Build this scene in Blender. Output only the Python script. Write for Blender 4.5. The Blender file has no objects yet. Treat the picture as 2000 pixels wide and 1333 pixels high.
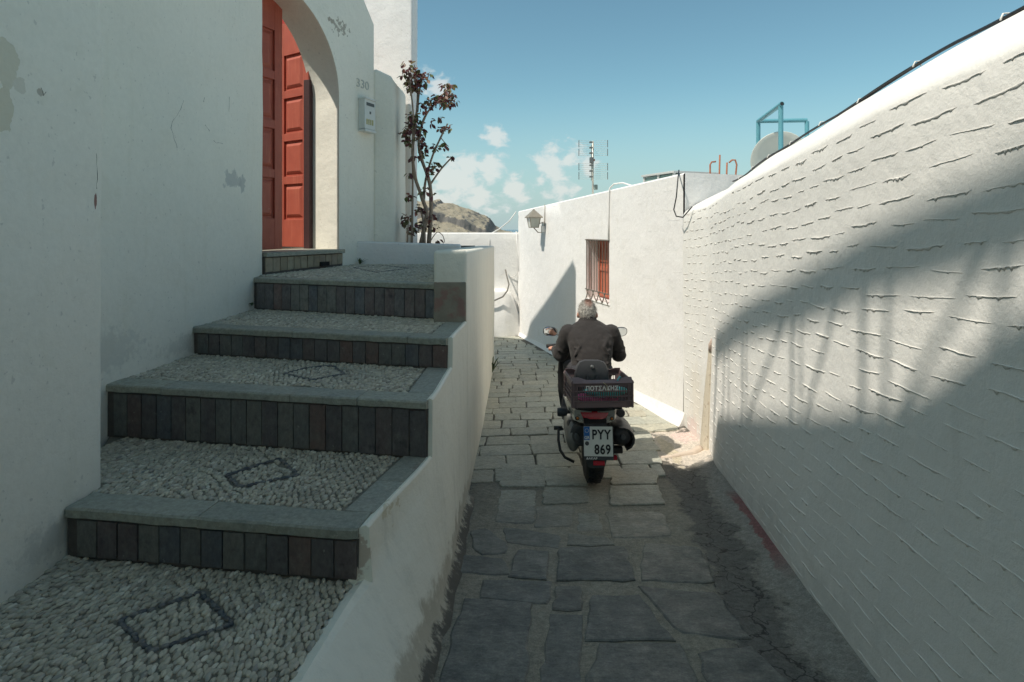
import bpy, bmesh, math, random
import numpy as np
from mathutils import Vector, Matrix, Euler, noise

random.seed(7)
SC = bpy.context.scene
COL = SC.collection
R = math.radians

# ------------------------------------------------------------------ camera
F = 1150.0            # focal length in photograph pixels (2000 wide)
HZ = 448.0            # horizon row in the photograph
CAMZ = 1.7
cd = bpy.data.cameras.new("camera")
cam = bpy.data.objects.new("camera", cd)
COL.objects.link(cam)
cam.location = (0, 0, CAMZ)
cam.rotation_euler = (R(90), 0, 0)
cd.sensor_fit = 'HORIZONTAL'
cd.sensor_width = 36.0
cd.lens = F / 2000 * 36
cd.shift_x = 0.0
cd.shift_y = -(666.5 - HZ) / 2000
cd.clip_start = 0.05
cd.clip_end = 60000
SC.camera = cam

# ------------------------------------------------------------------ light
SUN_EL = R(56)
SUN_H = Vector((-0.85, -0.53)).normalized()
SUN_DIR = Vector((SUN_H.x * math.cos(SUN_EL), SUN_H.y * math.cos(SUN_EL), math.sin(SUN_EL)))
ld = bpy.data.lights.new("sun", 'SUN')
ld.energy = 3.45
ld.angle = R(0.7)
ld.color = (1.0, 0.93, 0.82)
sun = bpy.data.objects.new("sun", ld)
COL.objects.link(sun)
sun.location = (-20, -12, 30)
sun.rotation_euler = SUN_DIR.to_track_quat('Z', 'Y').to_euler()

W = bpy.data.worlds.new("World")
SC.world = W
W.use_nodes = True
wt = W.node_tree
for n in list(wt.nodes):
    wt.nodes.remove(n)


SKY_TINT = (0.70, 0.87, 0.71, 1)


def build_world():
    nt = wt
    N = nt.nodes.new
    L = nt.links.new
    out = N('ShaderNodeOutputWorld')
    bg = N('ShaderNodeBackground')
    bg.inputs['Strength'].default_value = 0.125
    L(bg.outputs[0], out.inputs[0])
    sky = N('ShaderNodeTexSky')
    sky.sky_type = 'NISHITA'
    sky.sun_disc = False
    sky.sun_elevation = SUN_EL
    sky.sun_rotation = math.atan2(SUN_H.x, SUN_H.y)
    sky.air_density = 1.0
    sky.dust_density = 0.5
    sky.ozone_density = 2.5
    hsv = N('ShaderNodeMix'); hsv.data_type = 'RGBA'; hsv.blend_type = 'MULTIPLY'
    hsv.inputs['Factor'].default_value = 1.0
    L(sky.outputs[0], hsv.inputs['A'])
    hsv.inputs['B'].default_value = SKY_TINT
    geo = N('ShaderNodeNewGeometry')
    vm = N('ShaderNodeVectorMath'); vm.operation = 'SCALE'
    vm.inputs['Scale'].default_value = -1.0
    L(geo.outputs['Incoming'], vm.inputs[0])
    sep = N('ShaderNodeSeparateXYZ')
    L(vm.outputs[0], sep.inputs[0])

    def math_(op, a, b=None, clamp=False):
        m = N('ShaderNodeMath'); m.operation = op; m.use_clamp = clamp
        for i, v in enumerate((a, b)):
            if v is None:
                continue
            if isinstance(v, (int, float)):
                m.inputs[i].default_value = v
            else:
                L(v, m.inputs[i])
        return m.outputs[0]
    # stretched direction: clouds flatten towards the horizon
    comb = N('ShaderNodeCombineXYZ')
    L(sep.outputs[0], comb.inputs[0]); L(sep.outputs[1], comb.inputs[1])
    L(math_('MULTIPLY', sep.outputs[2], 1.5), comb.inputs[2])
    n1 = N('ShaderNodeTexNoise')
    n1.inputs['Scale'].default_value = 34.0
    n1.inputs['Detail'].default_value = 8.0
    n1.inputs['Roughness'].default_value = 0.56
    n1.inputs['Distortion'].default_value = 0.25
    L(comb.outputs[0], n1.inputs['Vector'])
    # heaps of cumulus low over the sea, in clusters round the horizon
    n2 = N('ShaderNodeTexNoise')
    n2.inputs['Scale'].default_value = 3.1
    n2.inputs['Detail'].default_value = 2.0
    L(comb.outputs[0], n2.inputs['Vector'])
    clusters = [  # direction (photo col,row), radius
        (885, 352, 74), (955, 330, 52), (1002, 372, 46), (912, 320, 40), (968, 268, 34), (1078, 322, 54), (1112, 310, 38),
        (858, 168, 40), (1095, 370, 46), (930, 392, 56), (845, 400, 60), (1150, 330, 26)]
    cur = None
    for (px, py, r) in clusters:
        d = Vector(((px - 1000) / F, 1.0, (HZ - py) / F)).normalized()
        dd = N('ShaderNodeVectorMath'); dd.operation = 'DISTANCE'
        L(vm.outputs[0], dd.inputs[0])
        dd.inputs[1].default_value = d
        v = math_('SUBTRACT', 1.0, math_('MULTIPLY', dd.outputs['Value'], F / (r * .9)))
        cur = v if cur is None else math_('MAXIMUM', cur, v)
    band = N('ShaderNodeMapRange'); band.interpolation_type = 'SMOOTHSTEP'
    L(sep.outputs[2], band.inputs['Value'])
    band.inputs['From Min'].default_value = 0.17; band.inputs['From Max'].default_value = 0.05
    far = N('ShaderNodeMapRange'); far.interpolation_type = 'SMOOTHSTEP'   # clusters elsewhere round the horizon
    L(n2.outputs['Fac'], far.inputs['Value'])
    far.inputs['From Min'].default_value = 0.53; far.inputs['From Max'].default_value = 0.72
    notview = N('ShaderNodeMapRange'); notview.interpolation_type = 'SMOOTHSTEP'
    L(sep.outputs[1], notview.inputs['Value'])
    notview.inputs['From Min'].default_value = 0.93; notview.inputs['From Max'].default_value = 0.8
    gen = math_('SUBTRACT', math_('MULTIPLY', math_('MULTIPLY', band.outputs[0], far.outputs[0]), math_('MULTIPLY', notview.outputs[0], 1.95)), 1.3)
    field = math_('MAXIMUM', cur, gen)
    field = math_('MAXIMUM', field, -1.3)
    dens = math_('ADD', math_('MULTIPLY', field, 0.5), math_('MULTIPLY', math_('SUBTRACT', n1.outputs['Fac'], 0.53), 1.35))
    mask = N('ShaderNodeMapRange'); mask.interpolation_type = 'SMOOTHSTEP'
    L(dens, mask.inputs['Value'])
    mask.inputs['From Min'].default_value = -0.02; mask.inputs['From Max'].default_value = 0.26
    m2 = math_('MULTIPLY', mask.outputs[0], 0.64)
    shade = N('ShaderNodeMapRange')
    L(dens, shade.inputs['Value'])
    shade.inputs['From Min'].default_value = 0.04; shade.inputs['From Max'].default_value = 0.30
    ccol = N('ShaderNodeMix'); ccol.data_type = 'RGBA'
    L(shade.outputs[0], ccol.inputs['Factor'])
    ccol.inputs['A'].default_value = (3.6, 4.2, 4.3, 1)
    ccol.inputs['B'].default_value = (5.0, 4.95, 4.7, 1)
    mix = N('ShaderNodeMix'); mix.data_type = 'RGBA'
    L(m2, mix.inputs['Factor'])
    hz = N('ShaderNodeMapRange'); hz.interpolation_type = 'SMOOTHSTEP'
    L(sep.outputs[2], hz.inputs['Value'])
    hz.inputs['From Min'].default_value = 0.24; hz.inputs['From Max'].default_value = -0.02
    hz.inputs['To Max'].default_value = 0.85
    haze = N('ShaderNodeMix'); haze.data_type = 'RGBA'
    L(hz.outputs[0], haze.inputs['Factor'])
    L(hsv.outputs['Result'], haze.inputs['A'])
    haze.inputs['B'].default_value = (2.35, 3.1, 3.45, 1)
    L(haze.outputs['Result'], mix.inputs['A'])
    L(ccol.outputs['Result'], mix.inputs['B'])
    L(mix.outputs['Result'], bg.inputs['Color'])


build_world()
SC.view_settings.view_transform = 'Standard'
SC.view_settings.look = 'None'
SC.view_settings.gamma = 1.0
SC.view_settings.exposure = 0.44
SC.view_settings.use_curve_mapping = False
SC.cycles.use_denoising = True
SC.cycles.max_bounces = 9
SC.cycles.diffuse_bounces = 8
SC.cycles.glossy_bounces = 2
SC.cycles.transmission_bounces = 3
SC.cycles.caustics_reflective = False
SC.cycles.caustics_refractive = False
SC.cycles.use_adaptive_sampling = True
SC.cycles.adaptive_threshold = 0.02


# ------------------------------------------------------------------ helpers
def px(x, y, Y):
    """world point seen at photograph pixel (x, y) at depth Y"""
    return Vector(((x - 1000) / F * Y, Y, CAMZ - (y - HZ) / F * Y))


def lerp(a, b, t):
    return a + (b - a) * t


def interp(pts, x):
    if x <= pts[0][0]:
        return pts[0][1]
    for (a, b), (c, d) in zip(pts, pts[1:]):
        if x <= c:
            return b + (d - b) * (x - a) / (c - a)
    return pts[-1][1]


ZG = [(-30, 2.6), (-10, .75), (0, .22), (2.2, 0.0), (3.4, -.155), (4.65, -.295), (6, -.36), (12.3, -.52), (14, -.55)]


def zg(y):
    return (interp(ZG, y - .3) + interp(ZG, y) + interp(ZG, y + .3)) / 3


def ground_at(x, y):
    Y = 4.0
    for _ in range(30):
        Y = (CAMZ - zg(Y)) * F / (y - HZ)
    return Vector(((x - 1000) / F * Y, Y, zg(Y)))


WL = {}     # world location of parents


def empty(name, loc, label=None, cat=None, group=None, rot=None):
    o = bpy.data.objects.new(name, None)
    COL.objects.link(o)
    o.location = loc
    o.empty_display_size = 0.1
    if rot:
        o.rotation_euler = rot
    WL[o.name] = Vector(loc)
    tag(o, label, cat, group)
    return o


def tag(o, label=None, cat=None, group=None, kind=None):
    if label: o["label"] = label
    if cat: o["category"] = cat
    if group: o["group"] = group
    if kind: o["kind"] = kind
    elif cat: o["kind"] = "thing"
    return o


def link(name, me, parent=None, loc=None, local=False):
    """loc is in world space unless local (then in the parent's space)"""
    o = bpy.data.objects.new(name, me)
    COL.objects.link(o)
    loc = Vector(loc) if loc is not None else Vector((0, 0, 0))
    if parent is not None:
        o.parent = parent
        if local:
            o.location = loc
            WL[o.name] = loc.copy()
        else:
            o.location = loc - WL[parent.name]
            WL[o.name] = loc.copy()
    else:
        o.location = loc
        WL[o.name] = loc.copy()
    return o


class MB:
    def __init__(self):
        self.v = []
        self.f = []
        self.mi = []

    def add(self, verts, faces, M=None, mi=0):
        b = len(self.v)
        if M is not None:
            verts = [M @ Vector(p) for p in verts]
        self.v += [tuple(p) for p in verts]
        self.f += [tuple(b + i for i in f) for f in faces]
        self.mi += [mi] * len(faces)
        return self

    def box(self, c, s, rot=None, mi=0, taper=1.0):
        hx, hy, hz = s[0] / 2, s[1] / 2, s[2] / 2
        vs = [(-hx, -hy, -hz), (hx, -hy, -hz), (hx, hy, -hz), (-hx, hy, -hz),
              (-hx * taper, -hy * taper, hz), (hx * taper, -hy * taper, hz), (hx * taper, hy * taper, hz), (-hx * taper, hy * taper, hz)]
        fs = [(0, 3, 2, 1), (4, 5, 6, 7), (0, 1, 5, 4), (1, 2, 6, 5), (2, 3, 7, 6), (3, 0, 4, 7)]
        M = Matrix.Translation(c)
        if rot:
            M = M @ Euler(rot).to_matrix().to_4x4()
        return self.add(vs, fs, M, mi)

    def prism(self, poly, z0, z1, mi=0):
        """poly: ccw list of (x,y); z0/z1 numbers or lists"""
        n = len(poly)
        a = z0 if isinstance(z0, (list, tuple)) else [z0] * n
        b = z1 if isinstance(z1, (list, tuple)) else [z1] * n
        vs = [(p[0], p[1], a[i]) for i, p in enumerate(poly)] + [(p[0], p[1], b[i]) for i, p in enumerate(poly)]
        fs = [tuple(reversed(range(n))), tuple(range(n, 2 * n))]
        fs += [(i, (i + 1) % n, n + (i + 1) % n, n + i) for i in range(n)]
        return self.add(vs, fs, None, mi)

    def tube(self, pts, rad, n=8, caps=True, mi=0, flat=1.0, up=None):
        pts = [Vector(p) for p in pts]
        m = len(pts)
        if not isinstance(rad, (list, tuple)):
            rad = [rad] * m
        rings = []
        prev = None
        for i, p in enumerate(pts):
            t = (pts[min(i + 1, m - 1)] - pts[max(i - 1, 0)]).normalized()
            if prev is None:
                a = Vector(up) if up else (Vector((0, 0, 1)) if abs(t.z) < .9 else Vector((1, 0, 0)))
            else:
                a = prev
            u = (a - t * a.dot(t)).normalized()
            prev = u
            w = t.cross(u)
            rings.append([p + (u * math.cos(2 * math.pi * k / n) + w * math.sin(2 * math.pi * k / n) * flat) * rad[i] for k in range(n)])
        return self.loft(rings, caps, mi)

    def loft(self, rings, caps=True, mi=0, closed=True):
        n = len(rings[0])
        vs = [tuple(p) for r in rings for p in r]
        fs = []
        for i in range(len(rings) - 1):
            for k in range(n if closed else n - 1):
                k2 = (k + 1) % n
                fs.append((i * n + k, i * n + k2, (i + 1) * n + k2, (i + 1) * n + k))
        if caps:
            fs.append(tuple(reversed(range(n))))
            b = (len(rings) - 1) * n
            fs.append(tuple(range(b, b + n)))
        return self.add(vs, fs, None, mi)

    def ellipsoid(self, c, r, nu=16, nv=10, rot=None, mi=0, power=1.0):
        rings = []
        M = Matrix.Translation(c)
        if rot:
            M = M @ Euler(rot).to_matrix().to_4x4()
        for j in range(1, nv):
            th = math.pi * j / nv
            rings.append([M @ Vector((r[0] * math.sin(th) * math.cos(2 * math.pi * k / nu), r[1] * math.sin(th) * math.sin(2 * math.pi * k / nu), -r[2] * math.cos(th))) for k in range(nu)])
        vs = [p for q in rings for p in q]
        fs = []
        for i in range(nv - 2):
            for k in range(nu):
                k2 = (k + 1) % nu
                fs.append((i * nu + k, i * nu + k2, (i + 1) * nu + k2, (i + 1) * nu + k))
        b = len(vs)
        vs += [M @ Vector((0, 0, -r[2])), M @ Vector((0, 0, r[2]))]
        for k in range(nu):
            fs.append((b, (k + 1) % nu, k))
            o = (nv - 2) * nu
            fs.append((b + 1, o + k, o + (k + 1) % nu))
        return self.add(vs, fs, None, mi)

    def lathe(self, prof, c, axis='z', n=20, mi=0, rot=None):
        """prof: list of (r, h)"""
        rings = []
        M = Matrix.Translation(c)
        if rot:
            M = M @ Euler(rot).to_matrix().to_4x4()
        for (r, h) in prof:
            ring = []
            for k in range(n):
                a = 2 * math.pi * k / n
                p = {'z': (r * math.cos(a), r * math.sin(a), h), 'y': (r * math.sin(a), h, r * math.cos(a)), 'x': (h, r * math.cos(a), r * math.sin(a))}[axis]
                ring.append(M @ Vector(p))
            rings.append(ring)
        return self.loft(rings, True, mi)

    def grid(self, P, mi=0, flip=False):
        """P[i][j] points"""
        m, n = len(P), len(P[0])
        vs = [tuple(p) for r in P for p in r]
        fs = []
        for i in range(m - 1):
            for j in range(n - 1):
                q = (i * n + j, i * n + j + 1, (i + 1) * n + j + 1, (i + 1) * n + j)
                fs.append(tuple(reversed(q)) if flip else q)
        return self.add(vs, fs, None, mi)

    def mesh(self, name, mats, smooth=False, center=None):
        me = bpy.data.meshes.new(name)
        vs = self.v
        if center is not None:
            vs = [(p[0] - center[0], p[1] - center[1], p[2] - center[2]) for p in vs]
        me.from_pydata(vs, [], self.f)
        if not isinstance(mats, (list, tuple)):
            mats = [mats]
        for m in mats:
            me.materials.append(m)
        if any(self.mi):
            me.polygons.foreach_set('material_index', self.mi)
        if smooth:
            me.polygons.foreach_set('use_smooth', [True] * len(me.polygons))
        me.update()
        return me

    def bounds(self):
        xs, ys, zs = zip(*self.v)
        return Vector((min(xs), min(ys), min(zs))), Vector((max(xs), max(ys), max(zs)))

    def build(self, name, mats, parent=None, smooth=False, bevel=0, seg=2, local=False, origin=None, fixn=True, angle=None):
        a, b = self.bounds()
        c = Vector(origin) if origin is not None else Vector(((a.x + b.x) / 2, (a.y + b.y) / 2, a.z))
        me = self.mesh(name, mats, smooth or bevel > 0, c)
        if fixn:
            bm = bmesh.new(); bm.from_mesh(me)
            bmesh.ops.recalc_face_normals(bm, faces=bm.faces)
            bm.to_mesh(me); bm.free()
        o = link(name, me, parent, c, local)
        if bevel > 0:
            m = o.modifiers.new("bevel", 'BEVEL')
            m.width = bevel; m.segments = seg; m.limit_method = 'ANGLE'; m.angle_limit = R(35)
            m.harden_normals = True
        elif smooth and angle is not None:
            sharp_edges(me, angle)
        return o


def sharp_edges(me, deg):
    bm = bmesh.new(); bm.from_mesh(me)
    for e in bm.edges:
        if len(e.link_faces) == 2 and e.calc_face_angle(0) > R(deg):
            e.smooth = False
    bm.to_mesh(me); bm.free()


def extrude_plan(poly, z0, z1, step=0.25, rnd=0.06, disp=0.0, zstep=0.3, top=None, dscale=1.3, batter=0.0):
    """closed ccw plan, rounded corners, subdivided; top(x,y) optional top height. returns MB"""
    P = []
    n = len(poly)
    for i in range(n):
        a, b, c = Vector(poly[i - 1]), Vector(poly[i]), Vector(poly[(i + 1) % n])
        d1 = (a - b); d2 = (c - b)
        r = min(rnd, d1.length * .4, d2.length * .4)
        if r < .004 or abs(d1.normalized().dot(d2.normalized()) + 1) < .002:
            P.append(b)
        else:
            s = b + d1.normalized() * r; e = b + d2.normalized() * r
            for k in range(5):
                t = k / 4
                P.append(s * (1 - t) ** 2 + b * 2 * t * (1 - t) + e * t * t)
    Q = []
    for i in range(len(P)):
        a, b = P[i], P[(i + 1) % len(P)]
        m = max(1, int((b - a).length / step))
        for k in range(m):
            Q.append(a.lerp(b, k / m))
    N = len(Q)
    # outward normals (ccw: outward is right of travel)
    nor = []
    for i in range(N):
        t = (Q[(i + 1) % N] - Q[i - 1]).normalized()
        nor.append(Vector((t.y, -t.x)))
    mb = MB()
    nz = max(2, int((z1 - z0) / zstep))
    rings = []
    for j in range(nz + 1):
        ring = []
        for i in range(N):
            zt = top(Q[i].x, Q[i].y) if top else z1
            z = lerp(z0, zt, j / nz)
            p = Vector((Q[i].x, Q[i].y, z))
            d = disp * (noise.noise(p * dscale) + .4 * noise.noise(p * dscale * 3.1)) - batter * (z - z0)
            p.x += nor[i].x * d; p.y += nor[i].y * d
            ring.append(p)
        rings.append(ring)
    # rounded top edge
    if rnd > 0:
        for q in (0.35, 0.7, 1.0):
            ring = []
            for i in range(N):
                p = rings[nz][i].copy()
                w = min(rnd, .04)
                p.x -= nor[i].x * w * (1 - math.cos(q * math.pi / 2)); p.y -= nor[i].y * w * (1 - math.cos(q * math.pi / 2))
                p.z += w * math.sin(q * math.pi / 2)
                ring.append(p)
            rings.append(ring)
    mb.loft(rings, True)
    return mb


# ------------------------------------------------------------------ materials
class NT:
    def __init__(self, name, rough=0.85):
        self.m = bpy.data.materials.new(name)
        self.m.use_nodes = True
        self.nt = self.m.node_tree
        for n in list(self.nt.nodes):
            self.nt.nodes.remove(n)
        self.out = self.N('ShaderNodeOutputMaterial')
        self.b = self.N('ShaderNodeBsdfPrincipled')
        self.b.inputs['Roughness'].default_value = rough
        self.L(self.b.outputs[0], self.out.inputs[0])
        self._pos = None
        self._sn = {}

    def N(self, t):
        return self.nt.nodes.new(t)

    def L(self, a, b):
        self.nt.links.new(a, b)

    def set(self, node, key, v):
        if isinstance(v, (int, float, tuple, list, Vector)):
            if isinstance(v, (tuple, list)) and len(v) == 3 and node.inputs[key].type == 'RGBA':
                v = (*v, 1)
            node.inputs[key].default_value = v
        else:
            self.L(v, node.inputs[key])

    @property
    def pos(self):
        if self._pos is None:
            self._pos = self.N('ShaderNodeNewGeometry').outputs['Position']
        return self._pos

    def obj(self):
        return self.N('ShaderNodeTexCoord').outputs['Object']

    def rnd(self):
        return self.N('ShaderNodeObjectInfo').outputs['Random']

    def island(self):
        return self.N('ShaderNodeNewGeometry').outputs['Random Per Island']

    def noise(self, scale, detail=4, rough=.55, vec=None, dist=0.0):
        n = self.N('ShaderNodeTexNoise')
        n.inputs['Scale'].default_value = scale
        n.inputs['Detail'].default_value = detail
        n.inputs['Roughness'].default_value = rough
        n.inputs['Distortion'].default_value = dist
        self.L(vec if vec is not None else self.pos, n.inputs['Vector'])
        return n.outputs['Fac']

    def voronoi(self, scale, feature='DISTANCE_TO_EDGE', vec=None, rand=1.0):
        n = self.N('ShaderNodeTexVoronoi')
        n.feature = feature
        n.inputs['Scale'].default_value = scale
        n.inputs['Randomness'].default_value = rand
        self.L(vec if vec is not None else self.pos, n.inputs['Vector'])
        return n.outputs[0]

    def math(self, op, a, b=None, c=None, clamp=False):
        m = self.N('ShaderNodeMath'); m.operation = op; m.use_clamp = clamp
        for i, v in enumerate((a, b, c)):
            if v is not None:
                self.set(m, i, v)
        return m.outputs[0]

    def vmath(self, op, a, b=None, out=0):
        m = self.N('ShaderNodeVectorMath'); m.operation = op
        self.set(m, 0, a)
        if b is not None:
            self.set(m, 1, b)
        return m.outputs[out]

    def sstep(self, v, lo, hi, a=0.0, b=1.0):
        m = self.N('ShaderNodeMapRange'); m.interpolation_type = 'SMOOTHSTEP'
        self.set(m, 'Value', v)
        self.set(m, 'From Min', lo); self.set(m, 'From Max', hi)
        self.set(m, 'To Min', a); self.set(m, 'To Max', b)
        return m.outputs[0]

    def lin(self, v, lo, hi, a=0.0, b=1.0):
        m = self.N('ShaderNodeMapRange')
        self.set(m, 'Value', v)
        self.set(m, 'From Min', lo); self.set(m, 'From Max', hi)
        self.set(m, 'To Min', a); self.set(m, 'To Max', b)
        return m.outputs[0]

    def mix(self, f, a, b, mode='MIX'):
        m = self.N('ShaderNodeMix'); m.data_type = 'RGBA'; m.blend_type = mode
        self.set(m, 'Factor', f)
        self.set(m, 'A', a); self.set(m, 'B', b)
        return m.outputs['Result']

    def ramp(self, f, stops, const=False):
        r = self.N('ShaderNodeValToRGB')
        if const:
            r.color_ramp.interpolation = 'CONSTANT'
        e = r.color_ramp.elements
        while len(e) < len(stops):
            e.new(.5)
        for i, (p, c) in enumerate(stops):
            e[i].position = p
            e[i].color = (*c, 1)
        self.L(f, r.inputs[0])
        return r.outputs[0]

    def bump(self, h, strength=.3, dist=.01, prev=None):
        b = self.N('ShaderNodeBump')
        b.inputs['Strength'].default_value = strength
        b.inputs['Distance'].default_value = dist
        self.L(h, b.inputs['Height'])
        if prev is not None:
            self.L(prev, b.inputs['Normal'])
        return b.outputs[0]

    def grain(self, col, scale, lo, hi, detail=4, rough=.7, vec=None):
        g = self.lin(self.noise(scale, detail, rough, vec), .28, .72, lo, hi)
        c = self.N('ShaderNodeCombineXYZ')
        for i in range(3):
            self.L(g, c.inputs[i])
        return self.mix(1.0, col, c.outputs[0], 'MULTIPLY')

    def color(self, c):
        self.set(self.b, 'Base Color', c)
        return self

    def normal(self, n):
        self.L(n, self.b.inputs['Normal'])
        return self

    def stain(self, col, c, r, color, nscale=9, amp=1.2, soft=.12, strength=1.0, thr=0.0):
        d = self.vmath('LENGTH', self.vmath('DIVIDE', self.vmath('SUBTRACT', self.pos, Vector(c)), Vector(r)), out=1)
        key = 12 if nscale < 15 else 24
        if key not in self._sn:
            self._sn[key] = self.noise(key, 4, .6)
        v = self.math('ADD', self.math('SUBTRACT', 1.0, d), self.math('MULTIPLY', self.math('SUBTRACT', self._sn[key], .5), amp))
        k = self.sstep(v, thr, thr + soft, 0.0, strength)
        return self.mix(k, col, color), k


def simple(name, c, rough=.5, metal=0.0, var=.12, scale=12, bump=0.0, bscale=80, coat=0.0, objspace=False):
    t = NT(name, rough)
    t.b.inputs['Metallic'].default_value = metal
    if coat:
        t.b.inputs['Coat Weight'].default_value = coat
    vec = t.obj() if objspace else t.pos
    n = t.noise(scale, 4, .6, vec)
    lo = tuple(x * (1 - var) for x in c); hi = tuple(min(1, x * (1 + var)) for x in c)
    t.color(t.mix(n, lo, hi))
    t.set(t.b, 'Roughness', t.lin(t.noise(scale * 2.3, 3, .5, vec), .3, .7, max(0.02, rough - .08), min(1, rough + .08)))
    if bump:
        t.normal(t.bump(t.noise(bscale, 5, .6, vec), bump, .01))
    return t.m


def plaster(name, base=(.80, .785, .75), stains=(), grime=True, bump=.5, low=None):
    t = NT(name, .92)
    big = t.noise(.9, 2, .5)
    mid = t.noise(5.0, 4, .62)
    col = t.mix(t.lin(big, .3, .7), tuple(x * .945 for x in base), base)
    col = t.mix(t.sstep(mid, .56, .74, 0, .32), col, (base[0] * .86, base[1] * .85, base[2] * .80))
    vec = t.vmath('MULTIPLY', t.pos, Vector((7.0, 7.0, .8)))
    col = t.mix(t.sstep(t.noise(1.3, 3, .6, vec), .56, .8, 0, .28), col, (base[0] * .80, base[1] * .79, base[2] * .72))
    spk = t.noise(42, 1, .5)
    col = t.mix(t.sstep(spk, .70, .76, 0, .35), col, (.42, .40, .36))
    col = t.grain(col, 30, .955, 1.03, 4, .75)
    hs = None
    for s in stains:
        col, k = t.stain(col, *s[:3], **(s[3] if len(s) > 3 else {}))
        hs = k if hs is None else t.math('MAXIMUM', hs, k)
    if low:
        for (fn_h, colour, hgt) in low:
            pass
    t.color(col)
    h = t.math('ADD', t.math('MULTIPLY', t.noise(3.2, 2, .5), 1.6), t.math('MULTIPLY', t.noise(22, 4, .68), .42))
    if hs is not None:
        h = t.math('SUBTRACT', h, t.math('MULTIPLY', hs, .12))
    t.normal(t.bump(h, bump, .02))
    return t.m
# ------------------------------------------------------------------ shared materials
def wall_pt(x, y, X=None, Y=None):
    return px(x, y, Y)


# stains on the courtyard wall (plane x ~ -2.2) and on the tall house (plane x ~ -1.84)
def on_plane(pxx, pyy, X):
    Y = X * F / (pxx - 1000)
    return px(pxx, pyy, Y)


house_stains = [
    (on_plane(14, 125, -1.84), (.3, .058, .085), (.70, .655, .53), dict(nscale=14, amp=1.5, soft=.06)),
    (on_plane(8, 215, -1.84), (.3, .05, .085), (.69, .64, .51), dict(nscale=14, amp=1.5, soft=.06)),
    (on_plane(40, 168, -1.84), (.3, .03, .03), (.72, .68, .58), dict(nscale=20, amp=1.5, soft=.06)),
    (on_plane(80, 180, -1.84), (.3, .016, .016), (.55, .50, .42), dict(nscale=40, amp=2.0, soft=.1)),
    (on_plane(190, 395, -1.84), (.3, .010, .040), (.30, .16, .13), dict(nscale=30, amp=1.4, soft=.1)),
    (on_plane(120, 1040, -1.84), (.3, .25, .10), (.60, .57, .50), dict(nscale=16, amp=1.8, soft=.5, strength=.6)),
]
court_stains = [
    (on_plane(455, 350, -2.2), (.3, .17, .095), (.52, .52, .49), dict(nscale=13, amp=2.4, soft=.25, strength=.8, thr=.25)),
    (on_plane(476, 360, -2.2), (.3, .06, .085), (.50, .50, .47), dict(nscale=15, amp=2.0, soft=.25, strength=.8, thr=.1)),
    (on_plane(430, 650, -2.2), (.3, .9, .10), (.55, .53, .46), dict(nscale=18, amp=1.8, soft=.5, strength=.5)),
    (on_plane(220, 690, -2.2), (.3, .4, .15), (.58, .56, .5), dict(nscale=18, amp=1.8, soft=.5, strength=.5)),
    (px(650, 45, 6.15), (.07, .16, .05), (.42, .37, .30), dict(nscale=24, amp=2.6, soft=.1, thr=.35)),
    (px(655, 55, 6.25), (.30, .30, .16), (.45, .41, .34), dict(nscale=26, amp=2.2, soft=.12, thr=.55)),
]
M_house = plaster("plaster_tall_house", (.87, .83, .725), house_stains)
M_court = plaster("plaster_courtyard", (.87, .835, .73), court_stains)
M_tower = plaster("plaster_tower", (.82, .80, .77))
M_far = plaster("plaster_far", (.81, .795, .775), [
    (px(1230, 880, 6.6), (.9, 1.2, .32), (.74, .62, .50), dict(nscale=9, amp=1.6, soft=.5, strength=.45)),
])
M_white = plaster("plaster_white", (.82, .805, .775))


def parapet_mat():
    t = NT("plaster_parapet", .92)
    base = (.86, .825, .715)
    col = t.mix(t.lin(t.noise(1.1, 3), .3, .7), tuple(x * .93 for x in base), base)
    vec = t.vmath('MULTIPLY', t.pos, Vector((6.0, 6.0, 1.1)))
    col = t.mix(t.sstep(t.noise(1.5, 5, .62, vec), .50, .76, 0, .5), col, (.62, .60, .52))
    # worn, dirty foot along the paving and chipped patches
    sp = t.N('ShaderNodeSeparateXYZ'); t.L(t.pos, sp.inputs[0])
    gz = t.lin(sp.outputs[1], 2.2, 4.65, 0.0, -.30)
    h = t.math('SUBTRACT', sp.outputs[2], gz)
    n = t.noise(7, 6, .68)
    k = t.math('SUBTRACT', t.math('MULTIPLY', n, .36), h)
    near = t.sstep(sp.outputs[1], 5.0, 3.9)
    col = t.mix(t.math('MULTIPLY', t.sstep(k, .03, .10), near), col, (.50, .45, .36))
    col = t.mix(t.math('MULTIPLY', t.sstep(t.math('SUBTRACT', t.math('MULTIPLY', t.noise(16, 5, .7), .20), h), .05, .095), near), col, (.11, .10, .085))
    col, k1 = t.stain(col, px(800, 985, 2.45), (.16, .22, .16), (.66, .60, .46), nscale=22, amp=2.4, soft=.2, thr=.4)
    col, k2 = t.stain(col, px(700, 1090, 2.26), (.08, .05, .10), (.58, .48, .39), nscale=30, amp=2.0, soft=.2, thr=.2)
    t.color(col)
    hh = t.math('ADD', t.math('MULTIPLY', t.noise(3.5, 2), 1.4), t.math('MULTIPLY', t.noise(19, 4, .68), .5))
    t.normal(t.bump(hh, .6, .02))
    return t.m


M_parapet = parapet_mat()


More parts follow.
